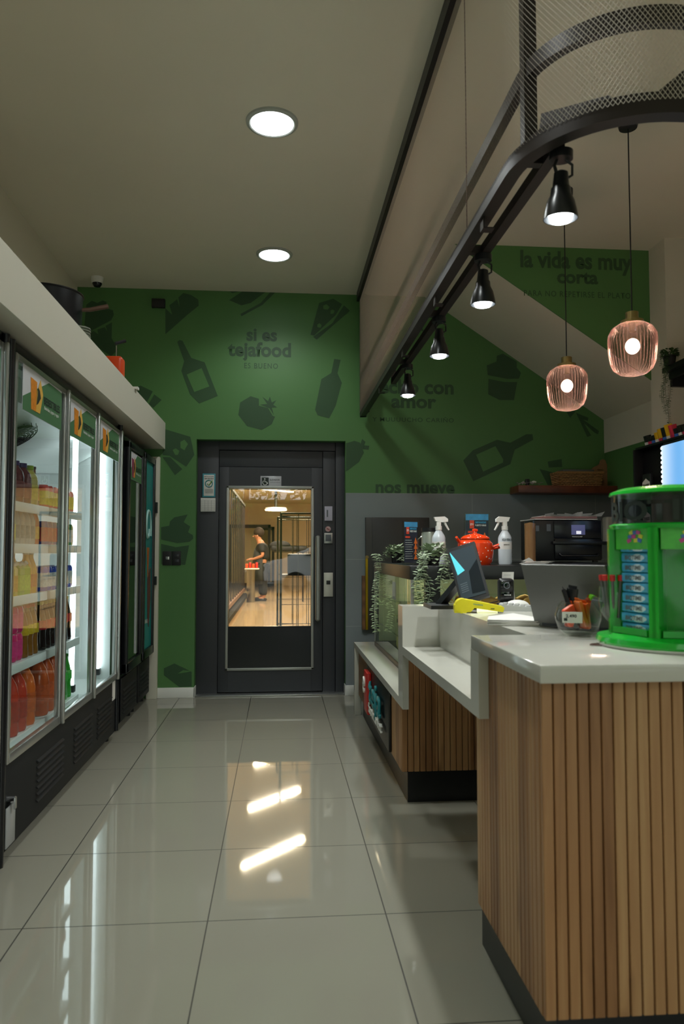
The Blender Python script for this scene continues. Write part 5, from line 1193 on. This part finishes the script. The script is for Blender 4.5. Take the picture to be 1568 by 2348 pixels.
for i in range(12):
    a = i*2.4; r = .016+.026*(i % 3)/2; tilt = .25+.12*(i % 4)
    o = thing('snack_bar', names[i]+' wrapped snack bar in the glass bowl', 'snack bar', bc+Vector((math.cos(a)*r, math.sin(a)*r, .012+.006*(i % 3))), (math.sin(a)*-tilt*.6, math.cos(a)*tilt*.6, a))
    h_ = .085 if i not in (7, 1) else .125
    obj('wrapper', M().box(-.017, .017, -.007, .007, .006, h_, .004), mat('bar'+bcol[i][1:], bcol[i], .18), o)
    obj('crimped_end', M().box(-.013, .013, -.001, .001, h_-.002, h_+.008), mat('bar'+bcol[i][1:], bcol[i]), o)
    if i in (0, 7): obj('printed_stripe', M().box(-.0135, .0135, -.0065, .0065, .03, .05), mat('stripe'+str(i), ['#e8a02a', '#e0c02a'][i == 7], .3), o)
o = thing('snack_pouch', 'green snack pouch sticking out behind the glass bowl', 'pouch', bc+Vector((.035, .03, .045)), (.2, .5, .3)); obj('pouch', M().box(-.03, .03, -.012, .012, 0, .075, .01), mat('pouch_green', '#5a9a1e', .2), o); obj('yellow_stripe', M().box(-.012, -.004, -.0128, .0128, .0, .074), mat('pouch_yellow', '#e0c81e', .2), o)
o = thing('wrapped_sweet', 'orange wrapper with dark letters at the front left of the bowl', 'sweet', bc+Vector((-.035,-.03,.06)), (.1, -.5, .2)); obj('wrapper', M().box(-.02, .02, -.008, .008, -.03, .03, .006), orange_e, o); text('wrapper_word', 'IN', ink, (-.014, -.0085, -.008), (1,0,0), (0,0,1), .026, .018, .05, parent=o)
# stemmed glass with lollipops
gc = pos(1404, 1480)+Vector((.02, .03, 0))
t = thing('stemmed_glass', 'stemmed glass of red topped sticks beside the green stand', 'glass', gc)
obj('glass', M().lathe([(.001,.002),(.036,.0),(.036,.004),(.008,.010),(.010,.022),(.007,.03),(.012,.042),(.009,.055),(.022,.066),(.036,.085),(.040,.12),(.038,.155),(.036,.155),(.038,.12),(.034,.088),(.02,.07),(.001,.068)], n=36), glass, t)
for i in range(9):
    a = i*.7; o = thing('stick_sweet', 'clear stick sweet with a red cap in the stemmed glass', 'sweet', gc+Vector((math.cos(a)*.018, math.sin(a)*.018, .072)), (math.sin(a)*-.12, math.cos(a)*.12, 0), 'red capped sticks in the stemmed glass')
    obj('stick', M().cyl((0,0,0), (0,0,.10), .0042, n=8), mat('stick_dark', '#5a5450', .25), o); obj('cap', M().cyl((0,0,.10), (0,0,.115), .007, n=12), red_p, o)
obj('loose_cable', M().tube([gc+Vector((-.05+.03*math.cos(k*.5), -.03+.018*math.sin(k*.5), .003)) for k in range(10)], .002, 6), mat('cable_brown', '#5a3a34', .5), label='thin brown cable loop beside the foot of the stemmed glass', cat='cable')

# green revolving chewing gum stand
gx, gy = 1.045, 1.91
st = thing('gum_stand', 'bright green revolving chewing gum stand on the marble worktop', 'display stand', (gx, gy, S), -.0)
obj('base', M().lathe([(.001,.008),(.195,.008),(.198,.014),(.195,.026),(.17,.030),(.165,.034),(.001,.036)], n=64), green_p, st, 'round green base')
obj('base_ring', M().lathe([(.001,0),(.190,0),(.195,.004),(.195,.009),(.001,.009)], n=64), white_p, st, 'white bottom ring')
obj('core', M().cyl((0,0,.034), (0,0,.30), .085, n=6), green_p, st)
for k in range(6):
    a = math.radians(-90-105+60*k); d = Vector((math.cos(a), math.sin(a), 0)); s_ = Vector((-d.y, d.x, 0))
    m = M(); m.obox(d*.12+Vector((0,0,.172)), d, s_, (0,0,1), .044, .0045, .138)
    m.obox(d*.158+Vector((0,0,.172)), d, s_, (0,0,1), .006, .012, .138)
    m.bm.verts.ensure_lookup_table(); m.obox(d*.15+Vector((0,0,.045)), d, s_, (0,0,1), .012, .014, .012)
    obj('fin', m, green_p, st, 'upright green divider')
    b = a+math.radians(30); e = Vector((math.cos(b), math.sin(b), 0)); s2 = Vector((-e.y, e.x, 0))
    if k in (0, 1, 2, 5):
        obj('header_card', M().obox(e*.132+Vector((0,0,.285)), s2, e, (0,0,1), .060, .002, .030), mat('header_green', '#4cc23a', .3, var=.35, vscale=40), st)
        for jc, hc in enumerate(('#d8489a', '#4a78d0', '#e8e04a')):
            m = M()
            for j in range(3): cc = e*.1345+s2*(.004+.013*(j*1.3-1)+.004*jc)+Vector((0,0,.288+.010*((j+jc) % 3-1))); m.obox(cc, s2*1.0+Vector((0,0,.5-.4*j)), e, Vector((0,0,1))-s2*(.5-.4*j), .007, .0012, .005)
            obj('header_picture', m, mat('header'+hc[1:], hc, .3), st)
    if k in (1, 5, 2): obj('bay_window', M().obox(e*.125+Vector((0,0,.15)), s2, e, (0,0,1), .055, .0015, .11), cleard, st)
    obj('bay_lip', M().obox(e*.136+Vector((0,0,.044)), s2, e, (0,0,1), .062, .012, .008), green_p, st)
obj('drum', M().lathe([(.150,.315),(.152,.40)], n=90, rib=.006, ribs=45), thin_glass('smoked_drum', (.50,.50,.53), 1.5, .15), st, 'clear ribbed drum')
obj('drum_core', M().cyl((0,0,.30), (0,0,.405), .05, n=24), mat('core_grey', '#45454a', .3, metal=.4), st)
tt = text_mesh('BIQTIME', .03)
xs = [v.co.x for v in tt.vertices]; sc_ = 2.2/(max(xs)-min(xs))
for v in tt.vertices: a = math.radians(-90-105)+v.co.x*sc_; v.co = Vector((math.cos(a)*.153, math.sin(a)*.153, .330+v.co.y*.07))
obj('drum_lettering', tt, ink, st, smooth=False)
obj('mid_ring', M().lathe([(.10,.308),(.158,.308),(.160,.318),(.154,.322),(.10,.322)], n=64), green_p, st)
obj('lid', M().lathe([(.001,.425),(.06,.424),(.13,.417),(.155,.408),(.158,.400),(.150,.398),(.001,.398)], n=64), green_p, st, 'domed green lid')
pk0 = None
for bay in (0,):
    b = math.radians(-90-105+30+60*bay); e = Vector((math.cos(b), math.sin(b), 0)); s2 = Vector((-e.y, e.x, 0))
    ang = math.atan2(s2.y, s2.x)
    for j in range(9):
        p = Vector((gx, gy, S))+e*.118+Vector((0, 0, .050+.0262*j))
        if pk0 is None:
            pk0 = thing('gum_packet', 'x', 'gum packet', p, ang)
            m = M().box(-.052, .052, -.010, .008, -.012, .013, .006, seg=3)
            obj('wrapper', m, mat('gum_blue', '#4aa8d2', .15, var=.45, vscale=45, bump=.4, bscale=70), pk0)
            obj('white_flash', M().sphere((.012, -.0085, 0), .034, .0025, .010, 16, 8), mat('gum_white', '#cfe6f0', .2), pk0)
            text('packet_word', 'BIQTIME', ink_g, (-.034, -.0112, -.005), (1,0,0), (.12,0,1), .060, .011, .03, parent=pk0); o = pk0
            for q_ in (-.0535, .0535): obj('crimp', M().box(q_-.0035, q_+.0035, -.002, .002, -.011, .012), mat('gum_blue', ''), pk0)
        else: o = dup(pk0, p, ang+random.uniform(-.06, .06))
        props(o, 'blue gum packet in the stack of the green stand', 'gum packet', 'blue gum packets in the green stand')
